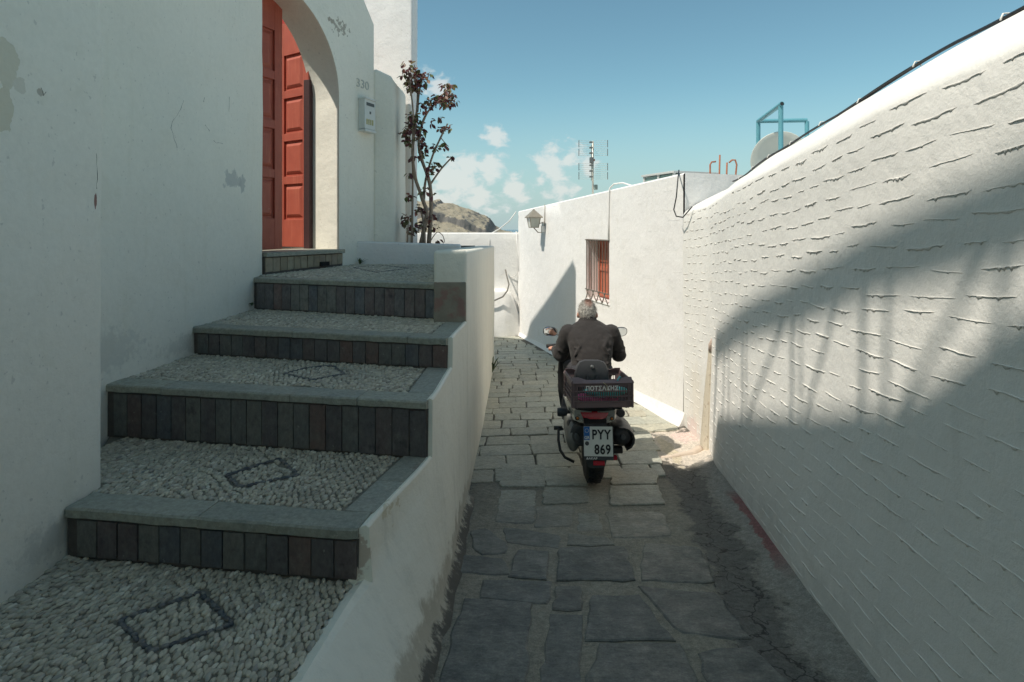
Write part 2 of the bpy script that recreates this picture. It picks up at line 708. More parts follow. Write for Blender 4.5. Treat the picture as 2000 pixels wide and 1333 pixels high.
def right_wall_mat():
    t = NT("plaster_ridge_wall", .9)
    base = (.83, .81, .765)
    col = t.mix(t.lin(t.noise(.8, 3), .3, .7), tuple(x * .94 for x in base), base)
    sp = t.N('ShaderNodeSeparateXYZ'); t.L(t.pos, sp.inputs[0])
    gz = t.lin(sp.outputs[1], 2.2, 4.65, 0.0, -.30)
    h = t.math('SUBTRACT', sp.outputs[2], gz)
    n = t.noise(5, 5, .65)
    col = t.mix(t.sstep(t.math('SUBTRACT', t.math('MULTIPLY', n, 1.3), h), .35, .7, 0, .40), col, (.55, .54, .50))
    # red primer showing along the very foot
    red = t.math('SUBTRACT', t.math('MULTIPLY', t.noise(2.1, 5, .7), .17), h)
    col = t.mix(t.math('MULTIPLY', t.sstep(red, .06, .075), t.math('MULTIPLY', t.sstep(sp.outputs[1], 4.4, 4.1), t.sstep(sp.outputs[1], 2.7, 3.3))), col, t.mix(t.noise(30, 4), (.34, .13, .12), (.46, .25, .22)))
    # stain by the drain
    col, k = t.stain(col, (1.78, 5.75, .05), (.35, .28, .42), (.74, .68, .57), nscale=8, amp=1.4, soft=.7, strength=.5)
    col, k = t.stain(col, (1.80, 5.85, -.28), (.4, .22, .14), (.74, .55, .50), nscale=18, amp=2.0, soft=.4, strength=.5)
    vec = t.vmath('MULTIPLY', t.pos, Vector((9.0, 9.0, .9)))
    col = t.mix(t.sstep(t.noise(1.2, 4, .6, vec), .55, .78, 0, .25), col, (.60, .58, .53))
    t.color(col)
    hh = t.math('ADD', t.math('MULTIPLY', t.noise(4, 2), 1.0), t.math('MULTIPLY', t.noise(28, 4, .7), .40))
    t.normal(t.bump(hh, .5, .02))
    return t.m


M_rwall = right_wall_mat()


def slate_mat():
    t = NT("flagstone", .62)
    o = t.rnd()
    base = t.ramp(o, [(0, (.34, .335, .27)), (.25, (.44, .43, .35)), (.5, (.38, .385, .325)), (.75, (.48, .46, .365)), (1, (.40, .37, .29))])
    n = t.noise(6, 6, .68)
    col = t.mix(t.sstep(n, .35, .75, 0, .6), base, (.26, .26, .225))
    col = t.mix(t.sstep(t.noise(14, 6, .7), .55, .72, 0, .55), col, (.45, .42, .34))
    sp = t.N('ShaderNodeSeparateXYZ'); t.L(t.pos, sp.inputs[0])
    # darker slate towards the viewer; the dim foreground is put into its colour
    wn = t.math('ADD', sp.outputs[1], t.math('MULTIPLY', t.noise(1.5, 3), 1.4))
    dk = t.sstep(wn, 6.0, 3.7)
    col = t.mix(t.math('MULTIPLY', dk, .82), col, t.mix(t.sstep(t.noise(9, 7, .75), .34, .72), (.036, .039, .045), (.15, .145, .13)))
    col = t.grain(col, 26, .62, 1.40, 6, .78, t.vmath('MULTIPLY', t.pos, Vector((1.0, 1.8, 1.0))))
    col = t.grain(col, 120, .80, 1.22, 2)
    t.color(col)
    vec = t.vmath('MULTIPLY', t.pos, Vector((1.0, 2.2, 1.0)))
    h = t.math('ADD', t.noise(9, 6, .7, vec), t.math('MULTIPLY', t.noise(45, 5, .65), .35))
    t.normal(t.bump(h, .55, .012))
    t.set(t.b, 'Roughness', t.lin(t.noise(11, 4), .3, .7, .5, .8))
    return t.m


M_slate = slate_mat()
M_slate_dark = simple('wet_flagstone', (.055, .053, .055), .6, var=.45, scale=9, bump=.6, bscale=25)


def mortar_mat():
    t = NT("paving_mortar", .9)
    sp = t.N('ShaderNodeSeparateXYZ'); t.L(t.pos, sp.inputs[0])
    X, Y = sp.outputs[0], sp.outputs[1]
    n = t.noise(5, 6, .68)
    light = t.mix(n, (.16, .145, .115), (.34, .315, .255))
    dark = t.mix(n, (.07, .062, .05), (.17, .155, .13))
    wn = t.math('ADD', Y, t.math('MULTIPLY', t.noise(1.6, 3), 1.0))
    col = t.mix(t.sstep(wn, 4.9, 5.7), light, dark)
    # the wet-dark gutter running along the right-hand wall, patchy cement at its edge
    wx = t.math('SUBTRACT', X, t.lin(Y, 2.2, 5.4, 1.34, 1.80))
    g = t.math('ADD', wx, t.math('MULTIPLY', t.math('SUBTRACT', t.noise(3, 7, .75), .5), .50))
    gut = t.math('MULTIPLY', t.sstep(g, -.47, -.40), t.sstep(g, -.14, -.20))
    gut = t.math('MULTIPLY', gut, t.sstep(Y, 5.2, 4.7))
    nz = t.N('ShaderNodeTexNoise'); nz.inputs['Scale'].default_value = 5.0; nz.inputs['Detail'].default_value = 4; t.L(t.pos, nz.inputs['Vector'])
    vsc = t.N('ShaderNodeVectorMath'); vsc.operation = 'SCALE'; t.L(nz.outputs['Color'], vsc.inputs[0]); vsc.inputs['Scale'].default_value = .32
    vv = t.voronoi(6.5, vec=t.vmath('ADD', t.pos, vsc.outputs[0]))
    gcol = t.mix(t.sstep(vv, .035, .01), t.mix(t.noise(13, 6, .72), (.05, .047, .048), (.20, .19, .17)), (.018, .016, .016))
    col = t.mix(t.math('MULTIPLY', gut, .85), col, gcol)
    cem = t.math('MULTIPLY', t.sstep(g, -.22, -.10), t.sstep(Y, 6.0, 5.4))
    col = t.mix(t.math('MULTIPLY', cem, .8), col, t.mix(t.noise(16, 6, .7), (.17, .155, .135), (.42, .40, .36)))
    redp = t.math('MULTIPLY', t.sstep(t.math('ADD', wx, t.math('MULTIPLY', t.noise(3, 6, .75), .20)), .03, .045), t.math('MULTIPLY', t.sstep(Y, 4.4, 4.1), t.sstep(Y, 2.9, 3.4)))
    col = t.mix(t.math('MULTIPLY', redp, .8), col, (.24, .075, .075))
    # pinkish-tan cement apron at the drain
    col, k = t.stain(col, (1.55, 5.55, -.35), (.42, .55, .5), (.60, .53, .45), nscale=6, amp=1.3, soft=.2, strength=.9)
    col, k = t.stain(col, (1.45, 5.45, -.35), (.07, .40, .5), (.50, .43, .29), nscale=8, amp=1.5, soft=.2, strength=.6)
    col, k = t.stain(col, (1.70, 5.80, -.35), (.14, .24, .5), (.64, .47, .43), nscale=14, amp=1.8, soft=.5, strength=.6)
    # black earth along the foot of the stair wall
    e = t.math('ADD', X, t.math('MULTIPLY', t.noise(8, 6, .75), -.30))
    em = t.math('MULTIPLY', t.sstep(e, -.40, -.52), t.sstep(Y, 4.9, 4.4))
    col = t.mix(t.math('MULTIPLY', em, .85), col, t.mix(t.sstep(t.noise(30, 5, .7), .4, .6), (.025, .023, .02), (.11, .095, .07)))
    col = t.grain(col, 34, .60, 1.42, 6, .8)
    col = t.grain(col, 150, .75, 1.28, 2)
    t.color(col)
    h = t.math('ADD', t.noise(12, 6, .72), t.math('MULTIPLY', t.noise(60, 5, .7), .5))
    nb = t.bump(h, .9, .015)
    cr = t.voronoi(7, vec=t.vmath('ADD', t.pos, t.vmath('SCALE', t.N('ShaderNodeTexNoise').outputs['Color'], None)) if False else None)
    ck = t.math('MULTIPLY', t.sstep(cr, .022, .0), gut)
    t.normal(t.bump(ck, -1.0, .01, nb))
    return t.m


M_mortar = mortar_mat()
M_earth = simple("earth", (.20, .17, .12), .95, var=.3, scale=3, bump=.5, bscale=12)
M_plant_soil = simple("planter_soil", (.10, .075, .05), .95, var=.3, scale=20, bump=.6, bscale=40)


# ------------------------------------------------------------------ setting: ground, sea, headland
def make_ground():
    mb = MB()
    xs = [-260, -120, -60, -30, -16, -8, -4, -2, 0, 2, 4, 8, 16, 30, 60, 120, 260]
    ys = [-200, -100, -60, -40, -24, -14, -8, -4, 0, 2, 4, 6, 8, 10, 12, 14, 16, 20, 28, 40, 60, 90, 120, 160]
    P = []
    for y in ys:
        row = []
        for x in xs:
            if y < 14.5:
                z = zg(y) - .06
            else:
                z = -.6 - (y - 14.5) * .42 + 1.5 * noise.noise(Vector((x * .05, y * .05, 0)))
            if abs(x) > 40:
                z -= (abs(x) - 40) * .25
            row.append((x, y, max(z, -44)))
        P.append(row)
    mb.grid(P)
    o = mb.build("ground", M_earth, None, True, origin=(0, 0, 0))
    tag(o, kind="structure")


make_ground()


def sea_mat():
    t = NT("sea", .22)
    t.color(t.mix(t.noise(.004, 4), (.035, .10, .17), (.05, .13, .20)))
    t.normal(t.bump(t.noise(.05, 6, .65), .25, 3.0))
    return t.m


mb = MB()
xs = [-30000, -8000, -2000, -500, 0, 500, 2000, 8000, 30000]
ys = [-300, 60, 300, 900, 2500, 8000, 45000]
mb.grid([[(x, y, -40) for x in xs] for y in ys])
tag(mb.build("sea", sea_mat(), None, origin=(0, 0, -40)), kind="structure")


def hill_mat():
    t = NT("headland", .95)
    g = t.N('ShaderNodeNewGeometry')
    sp = t.N('ShaderNodeSeparateXYZ'); t.L(g.outputs['Normal'], sp.inputs[0])
    slope = t.math('ADD', sp.outputs[2], t.math('MULTIPLY', t.math('SUBTRACT', t.noise(.06, 5, .6), .5), .25))
    rock = t.mix(t.noise(.12, 6, .7), (.07, .068, .065), (.20, .185, .165))
    scrub = t.mix(t.noise(.035, 5, .6), (.26, .225, .16), (.38, .325, .24))
    scrub = t.mix(t.sstep(t.noise(.28, 5, .65), .54, .64, 0, .75), scrub, (.13, .125, .085))
    scrub = t.mix(t.sstep(t.noise(.16, 5, .65, t.vmath('ADD', t.pos, Vector((50, 9, 3)))), .58, .66, 0, .7), scrub, (.36, .34, .30))
    t.color(t.mix(t.sstep(slope, .90, .76), scrub, rock))
    t.normal(t.bump(t.noise(.25, 6, .7), .8, 1.5))
    return t.m


def make_hill():
    D = 520.0
    # ridge outline (photo column, row of skyline)
    sky = [(560, 425), (640, 408), (720, 398), (800, 393), (845, 394), (860, 391), (866, 398), (885, 400), (905, 406), (925, 413), (945, 421), (957, 427), (963, 436), (968, 444), (985, 452), (1030, 462), (1060, 475)]
    mb = MB()
    P = []
    nx, ny = 230, 165
    for j in range(ny):
        v = j / (ny - 1)
        row = []
        for i in range(nx):
            col = lerp(520, 1070, i / (nx - 1))
            top = CAMZ - (interp(sky, col) - HZ) / F * D
            y = D - 190 + v * 330
            # profile from shore to the ridge and down behind it
            u = (y - (D - 190)) / 190
            base = -42.0
            H = top - base
            if u < 1:
                uc_ = u + .035 * noise.noise(Vector((col * .06, 0, 3))) + .015 * noise.noise(Vector((col * .2, 0, 5)))
                if uc_ < .25:
                    s = .60 * max(0, uc_ / .25) ** .8
                elif uc_ < .47:
                    s = lerp(.60, .735, (uc_ - .25) / .22)
                elif uc_ < .492:
                    s = lerp(.735, .835, (uc_ - .47) / .022)
                else:
                    s = lerp(.835, 1.0, min(1, (uc_ - .492) / .508) ** .8)
            else:
                s = 1 - ((u - 1) / .75) ** 1.5
            x = (col - 1000) / F * D
            p = Vector((x * .03, y * .03, 0))
            wig = 3.0 * noise.noise(p) + 2.0 * noise.noise(p * 2.7) + 1.5 * noise.noise(p * 6) + 1.1 * noise.noise(p * 13)
            cliff = 0
            row.append((x, y + cliff * 2.2 + 4 * noise.noise(Vector((x * .05, 0, 7))), base + H * max(s, 0) + wig * min(1, u * 2) * .85))
        P.append(row)
    mb.grid(P)
    tag(mb.build("hill", hill_mat(), None, True, fixn=False), kind="structure")


make_hill()


# ------------------------------------------------------------------ the lane: mortar bed and flagstones
BASE_R = [(-12, .95), (-3, .98), (0, 1.09), (2.2, 1.34), (4.24, 1.62), (5.4, 1.81), (6.15, 1.79)]


def rx(y):
    return interp(BASE_R, y)


FARW0 = Vector((1.79, 6.15)); FARW1 = Vector((.13, 12.3))


def right_edge(y):
    return rx(y) if y < 6.15 else 1.79 - .27 * (y - 6.15)


def make_lane():
    mb = MB()
    ys = [-8 + .25 * i for i in range(int(21.5 / .25))]
    P = []
    for y in ys:
        r = right_edge(y) + .25
        l = -.75 if y < 2.6 else (-.5 if y < 10 else -3.0)
        row = []
        for k in range(15):
            x = lerp(l, r, k / 14)
            wx = x - right_edge(y)
            dip = -.018 * math.exp(-((wx + .30) / .12) ** 2) if y < 5.2 else 0
            # cement fillet rising against the ridge wall
            fil = .05 * max(0, 1 + wx / .16) if y < 5.3 else .02 * max(0, 1 + wx / .15)
            row.append((x, y, zg(y) - .004 + dip + fil + .004 * noise.noise(Vector((x * 2.2, y * 2.2, 5)))))
        P.append(row)
    mb.grid(P)
    o = mb.build("lane", M_mortar, None, True, origin=(0, 0, 0), fixn=False)
    tag(o, kind="structure")
    return o


lane = make_lane()


def slab(poly, h=.012, jit=.008, dark=False):
    """irregular paving stone from a ccw ground polygon [(x,y)]"""
    c = Vector((sum(p[0] for p in poly) / len(poly), sum(p[1] for p in poly) / len(poly)))
    pts = []
    n = len(poly)
    for i in range(n):
        a, b = Vector(poly[i]), Vector(poly[(i + 1) % n])
        m = max(1, int((b - a).length / .06))
        for k in range(m):
            p = a.lerp(b, k / m)
            if k == 0:   # knock the corner off a little
                p = p.lerp(c, .03)
            p += Vector((random.uniform(-1, 1), random.uniform(-1, 1))) * jit
            pts.append(p)
    N = len(pts)
    tx, ty = random.uniform(-.004, .004), random.uniform(-.004, .004)
    hh = h + random.uniform(-.003, .004)

    def z(p, d):
        return zg(p.y) + d + tx * (p.x - c.x) + ty * (p.y - c.y)
    mb = MB()
    r0 = [Vector((p.x, p.y, z(p, -.035))) for p in pts]
    r1 = [Vector((p.x, p.y, z(p, hh - .005))) for p in pts]
    r2 = []
    for p in pts:
        q = p + (c - p).normalized() * .009
        r2.append(Vector((q.x, q.y, z(q, hh))))
    vs = r0 + r1 + r2
    fs = []
    for a in (0, 1):
        for i in range(N):
            j = (i + 1) % N
            fs.append((a * N + i, a * N + j, (a + 1) * N + j, (a + 1) * N + i))
    fs.append(tuple(range(2 * N, 3 * N)))
    mb.add(vs, fs)
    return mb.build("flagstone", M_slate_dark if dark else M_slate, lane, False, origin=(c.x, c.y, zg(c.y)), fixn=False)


def ccw(poly):
    a = sum(poly[i - 1][0] * poly[i][1] - poly[i][0] * poly[i - 1][1] for i in range(len(poly)))
    return poly if a > 0 else list(reversed(poly))


# stones picked out of the photograph (coordinates in a 2.222x enlargement of its lower middle)
STONES = [
    [(245, 832), (520, 850), (470, 1330), (95, 1330)],
    [(330, 742), (602, 752), (592, 838), (318, 812)],
    [(622, 890), (752, 900), (722, 1300), (560, 1300)],
    [(795, 815), (985, 812), (1135, 995), (772, 995)],
    [(1010, 772), (1325, 802), (1462, 985), (1180, 962)],
    [(840, 1018), (1160, 1030), (1285, 1290), (745, 1290)],
    [(1270, 1058), (1480, 1035), (1760, 1290), (1340, 1290)],
    [(478, 612), (602, 620), (590, 732), (437, 722)],
    [(418, 514), (648, 545), (645, 598), (432, 578)],
    [(268, 528), (330, 520), (420, 580), (405, 622), (325, 628), (280, 590)],
    [(660, 602), (925, 600), (965, 738), (650, 735)],
    [(1030, 585), (1250, 598), (1312, 742), (1005, 735)],
    [(560, 422), (705, 420), (692, 502), (550, 512)],
    [(860, 442), (1092, 450), (1130, 545), (885, 552)],
    [(400, 352), (542, 350), (532, 490), (385, 482)],
    [(590, 340), (765, 348), (775, 402), (588, 410)],
    [(880, 338), (1070, 334), (1095, 410), (878, 416)],
    [(735, 450), (815, 452), (830, 520), (735, 525)],
    [(230, 630), (400, 650), (420, 712), (215, 705)],
    [(640, 772), (738, 770), (745, 865), (632, 868)],
    [(1330, 662), (1410, 648), (1440, 740), (1360, 770)],
    [(1390, 790), (1480, 770), (1560, 900), (1480, 930)],
    [(1120, 400), (1240, 395), (1270, 460), (1150, 468)],
    [(1095, 320), (1210, 300), (1245, 375), (1115, 385)],
    [(1170, 490), (1255, 480), (1290, 570), (1200, 575)],
    [(700, 545), (860, 560), (880, 588), (690, 590)],
    [(410, 240), (585, 250), (580, 335), (400, 335)],
    [(600, 258), (760, 262), (770, 330), (600, 328)],
    [(880, 262), (1065, 262), (1070, 322), (880, 326)],
    [(1500, 960), (1570, 930), (1720, 1090), (1640, 1120)],
    [(1000, 600), (1010, 600), (1012, 700), (985, 700)],
]
n_st = 0
for s in [q for k_, q in enumerate(STONES[:-1]) if k_ not in (20, 21, 22, 23, 24, 29)]:
    poly = []
    for (zx, zy) in s:
        g = ground_at(800 + zx * .45, 800 + zy * .45)
        poly.append((g.x, g.y))
    cx_ = sum(p[0] for p in poly) / len(poly); cy_ = sum(p[1] for p in poly) / len(poly)
    poly = [(cx_ + (p[0] - cx_) * 1.05 + .008 * (1 if p[0] > cx_ else -1), cy_ + (p[1] - cy_) * 1.05 + .008 * (1 if p[1] > cy_ else -1)) for p in poly]
    dk_ = STONES.index(s) in (20, 21, 22, 23, 24, 29)
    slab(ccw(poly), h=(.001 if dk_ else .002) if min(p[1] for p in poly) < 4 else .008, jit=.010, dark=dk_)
    n_st += 1

# the coursed paving farther up the lane
rng = random.Random(11)
y = 4.62
row = 0
while y < 12.25:
    dep = lerp(.31, .21, min(1, (y - 4.6) / 3.5)) * rng.uniform(.85, 1.12)
    x = -.42 - rng.uniform(0, .25)
    xr = right_edge(y) - (.42 if y < 5.6 else .08)
    if y > 9.3:
        x -= 1.1
    while x < xr - .06:
        w = rng.choice([.22, .29, .36, .44]) * rng.uniform(.85, 1.1) * lerp(1.0, .85, min(1, (y - 4.6) / 5))
        x2 = min(x + w, xr)
        if xr - x2 < .10:
            x2 = xr
        g = rng.uniform(.002, .0055)
        sk = .10          # courses run slightly askew
        j = lambda: rng.uniform(-.013, .013)
        q = [(x + g + j(), y + sk * x + g + j()), (x2 - g + j(), y + sk * x2 + g + j()), (x2 - g + j(), y + dep + sk * x2 - g + j()), (x + g + j(), y + dep + sk * x - g + j())]
        if rng.random() < .16 and w > .3:     # a cracked slab in two
            mx = lerp(x, x2, rng.uniform(.35, .65)); mx2 = mx + rng.uniform(-.06, .06)
            qa = [q[0], (mx - .006, y + sk * mx + g), (mx2 - .006, y + dep + sk * mx2 - g), q[3]]
            qb = [(mx + .006, y + sk * mx + g), q[1], q[2], (mx2 + .006, y + dep + sk * mx2 - g)]
            cand = [qa, qb]
        else:
            cand = [q]
        for c_ in cand:
            if n_st < 298 and c_[1][0] > -.40 - (1.2 if y > 9.3 else 0):
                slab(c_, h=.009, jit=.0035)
                n_st += 1
        x = x2
    y += dep
    row += 1


# ------------------------------------------------------------------ tall house at the left (its terrace balustrade throws the shade)
house = empty("tall_house", (-4.4, -2.6, 0), "tall shaded white house with peeling plaster at the foot of the stairs", "house")
plan = [(-7.0, -8.0), (-1.95, -8.0), (-1.90, 0.5), (-1.845, 2.2), (-1.85, 2.68), (-2.6, 2.68), (-7.0, 2.68)]
extrude_plan(plan, -.6, 6.16, step=.16, rnd=.05, disp=.014, zstep=.22).build("wall", M_house, house, True, fixn=True, angle=60)
M_wood_pale = simple("weathered_timber", (.36, .30, .22), .8, var=.2, scale=8)
def slope_bar(y0, z0, y1, z1, h, name):
    m = MB()
    m.add([(-2.10, y0, z0), (-2.02, y0, z0), (-2.02, y1, z1), (-2.10, y1, z1), (-2.10, y0, z0 + h), (-2.02, y0, z0 + h), (-2.02, y1, z1 + h), (-2.10, y1, z1 + h)],
          [(0, 3, 2, 1), (4, 5, 6, 7), (0, 1, 5, 4), (1, 2, 6, 5), (2, 3, 7, 6), (3, 0, 4, 7)])
    m.build(name, M_wood_pale, house, bevel=.008)


slope_bar(-1.2, 7.50, 2.72, 7.30, .145, "handrail")
for (ya, yb, w) in [(2.69, 2.69, .06), (2.40, 2.38, .035), (2.22, 2.20, .03), (1.80, 1.82, .045), (1.70, 1.72, .03), (.88, .88, .045), (.76, .77, .03), (.14, .15, .05), (-.03, 0.0, .04), (-.55, -.55, .05), (-1.15, -1.15, .06)]:
    m = MB(); m.tube([(-2.06, yb, 6.3), (-2.06, ya, 7.42)], w * .38, 7)
    m.build("baluster", M_wood_pale, house)
for (ya, za, yb, zb_) in [(.89, 7.44, 1.94, 6.60), (.33, 7.44, .84, 6.70), (-.56, 7.5, .08, 6.80)]:
    m = MB(); m.tube([(-2.06, yb, zb_), (-2.06, ya, za)], .016, 7)
    m.build("brace", M_wood_pale, house)
m = MB()
prof = [(2.68, 6.42), (1.0, 6.56), (.04, 6.67), (-.22, 6.79), (-.48, 6.95), (-1.0, 7.2), (-8.0, 7.5)]
ptop = [(-1.865, y, z) for y, z in prof]; pbot = [(-1.865, y, 6.1) for y, z in prof]
qtop = [(-2.16, y, z) for y, z in prof]; qbot = [(-2.16, y, 6.1) for y, z in prof]
np_ = len(prof)
m.loft([[pbot[k], ptop[k], qtop[k], qbot[k]] for k in range(np_)])
m.build("terrace_parapet", M_house, house, bevel=.02)
# unseen block added over the lane behind the viewer to darken the foreground
extrude_plan([(-2.0, -7.5), (1.6, -7.5), (1.6, -2.2), (-2.0, -2.2)], 2.75, 6.1, step=.5, rnd=.03, disp=.01).build("added_shade_block", M_house, house, True, angle=60)
M_crack = simple("crack", (.10, .09, .08), .95)


def crack(pts, X, parent, w=.0014):
    P = [on_plane(a, b, X) for a, b in pts]
    Q = []
    for a, b in zip(P, P[1:]):
        for k in range(4):
            q = a.lerp(b, k / 4); q.y += random.uniform(-.004, .004); q.z += random.uniform(-.004, .004)
            Q.append(q)
    mb = MB()
    mb.tube([q + Vector((.004, 0, 0)) for q in Q], [w * random.uniform(.3, 1) for _ in Q], 4)
    mb.build("crack", M_crack, parent)


# ------------------------------------------------------------------ courtyard house: wall with arched doorway
A = Vector((-2.225, 5.25)); B = Vector((-1.82, 6.2)); Cc = Vector((-1.82, 6.2)) + (Vector((-1.82, 6.2)) - Vector((-2.225, 5.25))).normalized() * .60
dv = (B - A).normalized(); nin = Vector((-dv.y, dv.x))      # nin points into the courtyard
TH = .40
ch = empty("courtyard_house", (-3.6, 5.0, 1.2), "white courtyard wall with arched doorway above the pebbled steps", "house")
front = [(-2.32, 2.55), (-2.26, 3.29), (-2.215, 4.1), (-2.205, 4.8), (A.x, A.y)]
inner = A + nin * TH
LT = .80                       # the opening runs on behind the corner of the wall
AL = A - dv * LT
wb = AL - nin * .004
plan = front[:-1] + [(A.x, A.y), (A.x - dv.x * .03 - nin.x * .004, A.y - dv.y * .03 - nin.y * .004), (wb.x, wb.y), (AL.x + nin.x * TH - .001, AL.y + nin.y * TH), (-2.95, 4.2), (-2.95, 2.55)]
extrude_plan(plan, -.3, 4.75, step=.15, rnd=.03, disp=.010, zstep=.2).build("wall", M_court, ch, True, angle=60)
Bi = B + nin * TH
Ci = Cc + nin * TH
extrude_plan([(B.x, B.y), (Cc.x, Cc.y), (Ci.x, Ci.y), (Bi.x, Bi.y)], .6, 4.2, step=.12, rnd=.0, disp=.0, zstep=.2,
             top=lambda x, y: 4.75 - 1.28 * max(0, (y - 6.2))).build("wall", M_court, ch, True, angle=60)
# arch over the doorway
SPR, RISE = 3.08, .93
W0 = -LT
Wd = (B - A).length
mb = MB()
na = 36
fr, bk = [], []
arc = []
for k in range(na + 1):
    a = math.pi * k / na
    t = .5 - .5 * math.cos(a)
    z = SPR + RISE * math.sin(a) if 0 < k < na else SPR
    arc.append((lerp(W0, Wd, t), z))
outer = [(arc[k][0], 4.75) for k in range(na + 1)]
for (lst, off) in ((fr, 0.0), (bk, TH)):
    for (t, z) in arc + outer:
        p = A + dv * t + nin * off
        lst.append((p.x, p.y, z))
n2 = na + 1
vs = fr + bk
m2 = len(fr)
fs = []
for k in range(na):
    fs.append((k, k + 1, n2 + k + 1, n2 + k))
    fs.append((m2 + k, m2 + n2 + k, m2 + n2 + k + 1, m2 + k + 1))
    fs.append((k, m2 + k, m2 + k + 1, k + 1))
    fs.append((n2 + k, n2 + k + 1, m2 + n2 + k + 1, m2 + n2 + k))
mb.add(vs, fs)
mb.build("arch", M_court, ch, True, angle=40)
# buttress beside the planter
extrude_plan([(-1.60, 6.74), (-1.345, 6.80), (-1.37, 7.62), (-1.75, 7.62)], .6, 3.52, step=.12, rnd=.05, disp=.006, zstep=.2,
             top=lambda x, y: 3.50 - (.55 * max(0, (x + 1.45)) / .1) * .22).build("buttress", M_court, ch, True, angle=60)
# courtyard floor and far enclosure
mb = MB(); mb.prism([(-7.0, 2.7), (-2.72, 2.7), (-2.70, 5.3), (-2.2, 6.4), (-2.0, 7.6), (-7.0, 8.6)], .5, 1.46)
mb.build("courtyard_floor", M_plant_soil, ch)
extrude_plan([(-5.4, 2.9), (-5.1, 2.9), (-4.9, 8.2), (-5.2, 8.2)], 1.46, 5.2, rnd=.03, disp=.01).build("courtyard_wall", M_white, ch, True, angle=60)
for pts, X in [([(357, 197), (352, 215), (337, 235), (333, 250), (340, 275), (347, 295)], -2.2), ([(398, 190), (397, 204)], -2.2), ([(415, 275), (424, 280), (437, 281)], -2.2),
               ([(447, 190), (446, 230)], -2.2), ([(400, 245), (412, 262)], -2.2)]:
    crack(pts, X, ch)
crack([(187, 300), (188, 340), (187, 380)], -1.84, house)
crack([(78, 172), (82, 186), (90, 178)], -1.84, house)


# tower behind
tw = empty("tower_house", (-2.4, 8.6, 0), "tall sunlit white tower block behind the courtyard wall", "house")
extrude_plan([(-1.30, 7.66), (-1.255, 7.85), (-2.6, 9.6), (-4.6, 10.6), (-4.6, 8.45)], .4, 5.05, step=.3, rnd=.03, disp=.008).build("wall", M_tower, tw, True, angle=60)
# ------------------------------------------------------------------ door, step, letter box
def paint_red():
    t = NT("red_door_paint", .55)
    n = t.noise(9, 5, .6)
    col = t.mix(n, (.33, .066, .042), (.46, .110, .064))
    vec = t.vmath('MULTIPLY', t.pos, Vector((30, 30, 2)))
    col = t.mix(t.sstep(t.noise(1.5, 5, .6, vec), .5, .75, 0, .55), col, (.50, .165, .10))
    chips = t.sstep(t.noise(28, 5, .7), .70, .73, 0, .8)
    col = t.mix(chips, col, (.62, .50, .42))
    t.color(col)
    t.normal(t.bump(t.noise(2.0, 5, .6, vec), .25, .004))
    return t.m


M_door = paint_red()
M_dark = simple("dark_wood", (.05, .018, .018), .6, var=.2)
SILL = 1.49


def door_leaf(hinge, free, z0, z1, parent, flip):
    """framed and panelled leaf between two plan points"""
    d = (free - hinge); w = d.length; d.normalize()
    nn = Vector((d.y, -d.x))
    if nn.y > 0:
        nn = -nn            # towards the lane

    def P(u, v, o):
        q = hinge + d * u + nn * o
        return (q.x, q.y, v)

    def bar(u0, u1, v0, v1, o0, o1, name, par, bev=.004):
        m = MB()
        vs = [P(u0, v0, o0), P(u1, v0, o0), P(u1, v1, o0), P(u0, v1, o0), P(u0, v0, o1), P(u1, v0, o1), P(u1, v1, o1), P(u0, v1, o1)]
        m.add(vs, [(0, 1, 2, 3), (4, 7, 6, 5), (0, 4, 5, 1), (1, 5, 6, 2), (2, 6, 7, 3), (3, 7, 4, 0)])
        return m.build(name, M_door, par, bevel=bev)
    body = bar(0, w, z0, z1, -.02, .0, "door_leaf", parent)
    st = .10 if w > .45 else .085
    bar(0, st, z0, z1, 0, .024, "stile", body)
    bar(w - st, w, z0, z1, 0, .024, "stile", body)
    rows = [z0 + .36]
    rh = (z1 - .22 - rows[0]) / 4
    vs = [z0, z0 + .28] + [z0 + .36 + rh * k for k in range(5)]
    bar(st, w - st, z0, z0 + .30, 0, .0235, "rail", body)
    for k in range(4):
        v0 = z0 + .30 + rh * k; v1 = v0 + rh
        bar(st, w - st, v1 - .085 if k < 3 else v1 - .085, (v1 if k < 3 else z1), 0, .0235, "rail", body)
        # raised and fielded panel
        u0, u1 = st + .018, w - st - .018
        a0, a1 = v0 + .022, v1 - .085 - .022
        m = MB()
        b = .035
        vs_ = [P(u0, a0, 0), P(u1, a0, 0), P(u1, a1, 0), P(u0, a1, 0), P(u0 + .012, a0 + .012, .008), P(u1 - .012, a0 + .012, .008), P(u1 - .012, a1 - .012, .008), P(u0 + .012, a1 - .012, .008),
               P(u0 + b, a0 + b, .019), P(u1 - b, a0 + b, .019), P(u1 - b, a1 - b, .019), P(u0 + b, a1 - b, .019)]
        fs_ = [(8, 9, 10, 11)]
        for (s, e) in ((0, 4), (4, 8)):
            for k2 in range(4):
                fs_.append((s + k2, s + (k2 + 1) % 4, e + (k2 + 1) % 4, e + k2))
        m.add(vs_, fs_)
        m.build("panel", M_door, body)
    return body


Ai = A + nin * (TH - .06)
Bi2 = B + nin * (TH - .04)
lf = A + nin * (TH - .06) + dv * .56
door_leaf(Ai, lf, SILL + .015, 4.02, ch, False)
door_leaf(A + nin * (TH - .06) - dv * (LT - .03), Ai - dv * .004, SILL + .015, 4.02, ch, False)
door_leaf(Bi2 - dv * .03, Vector((-2.60, 6.60)), SILL + .015, 3.98, ch, True)
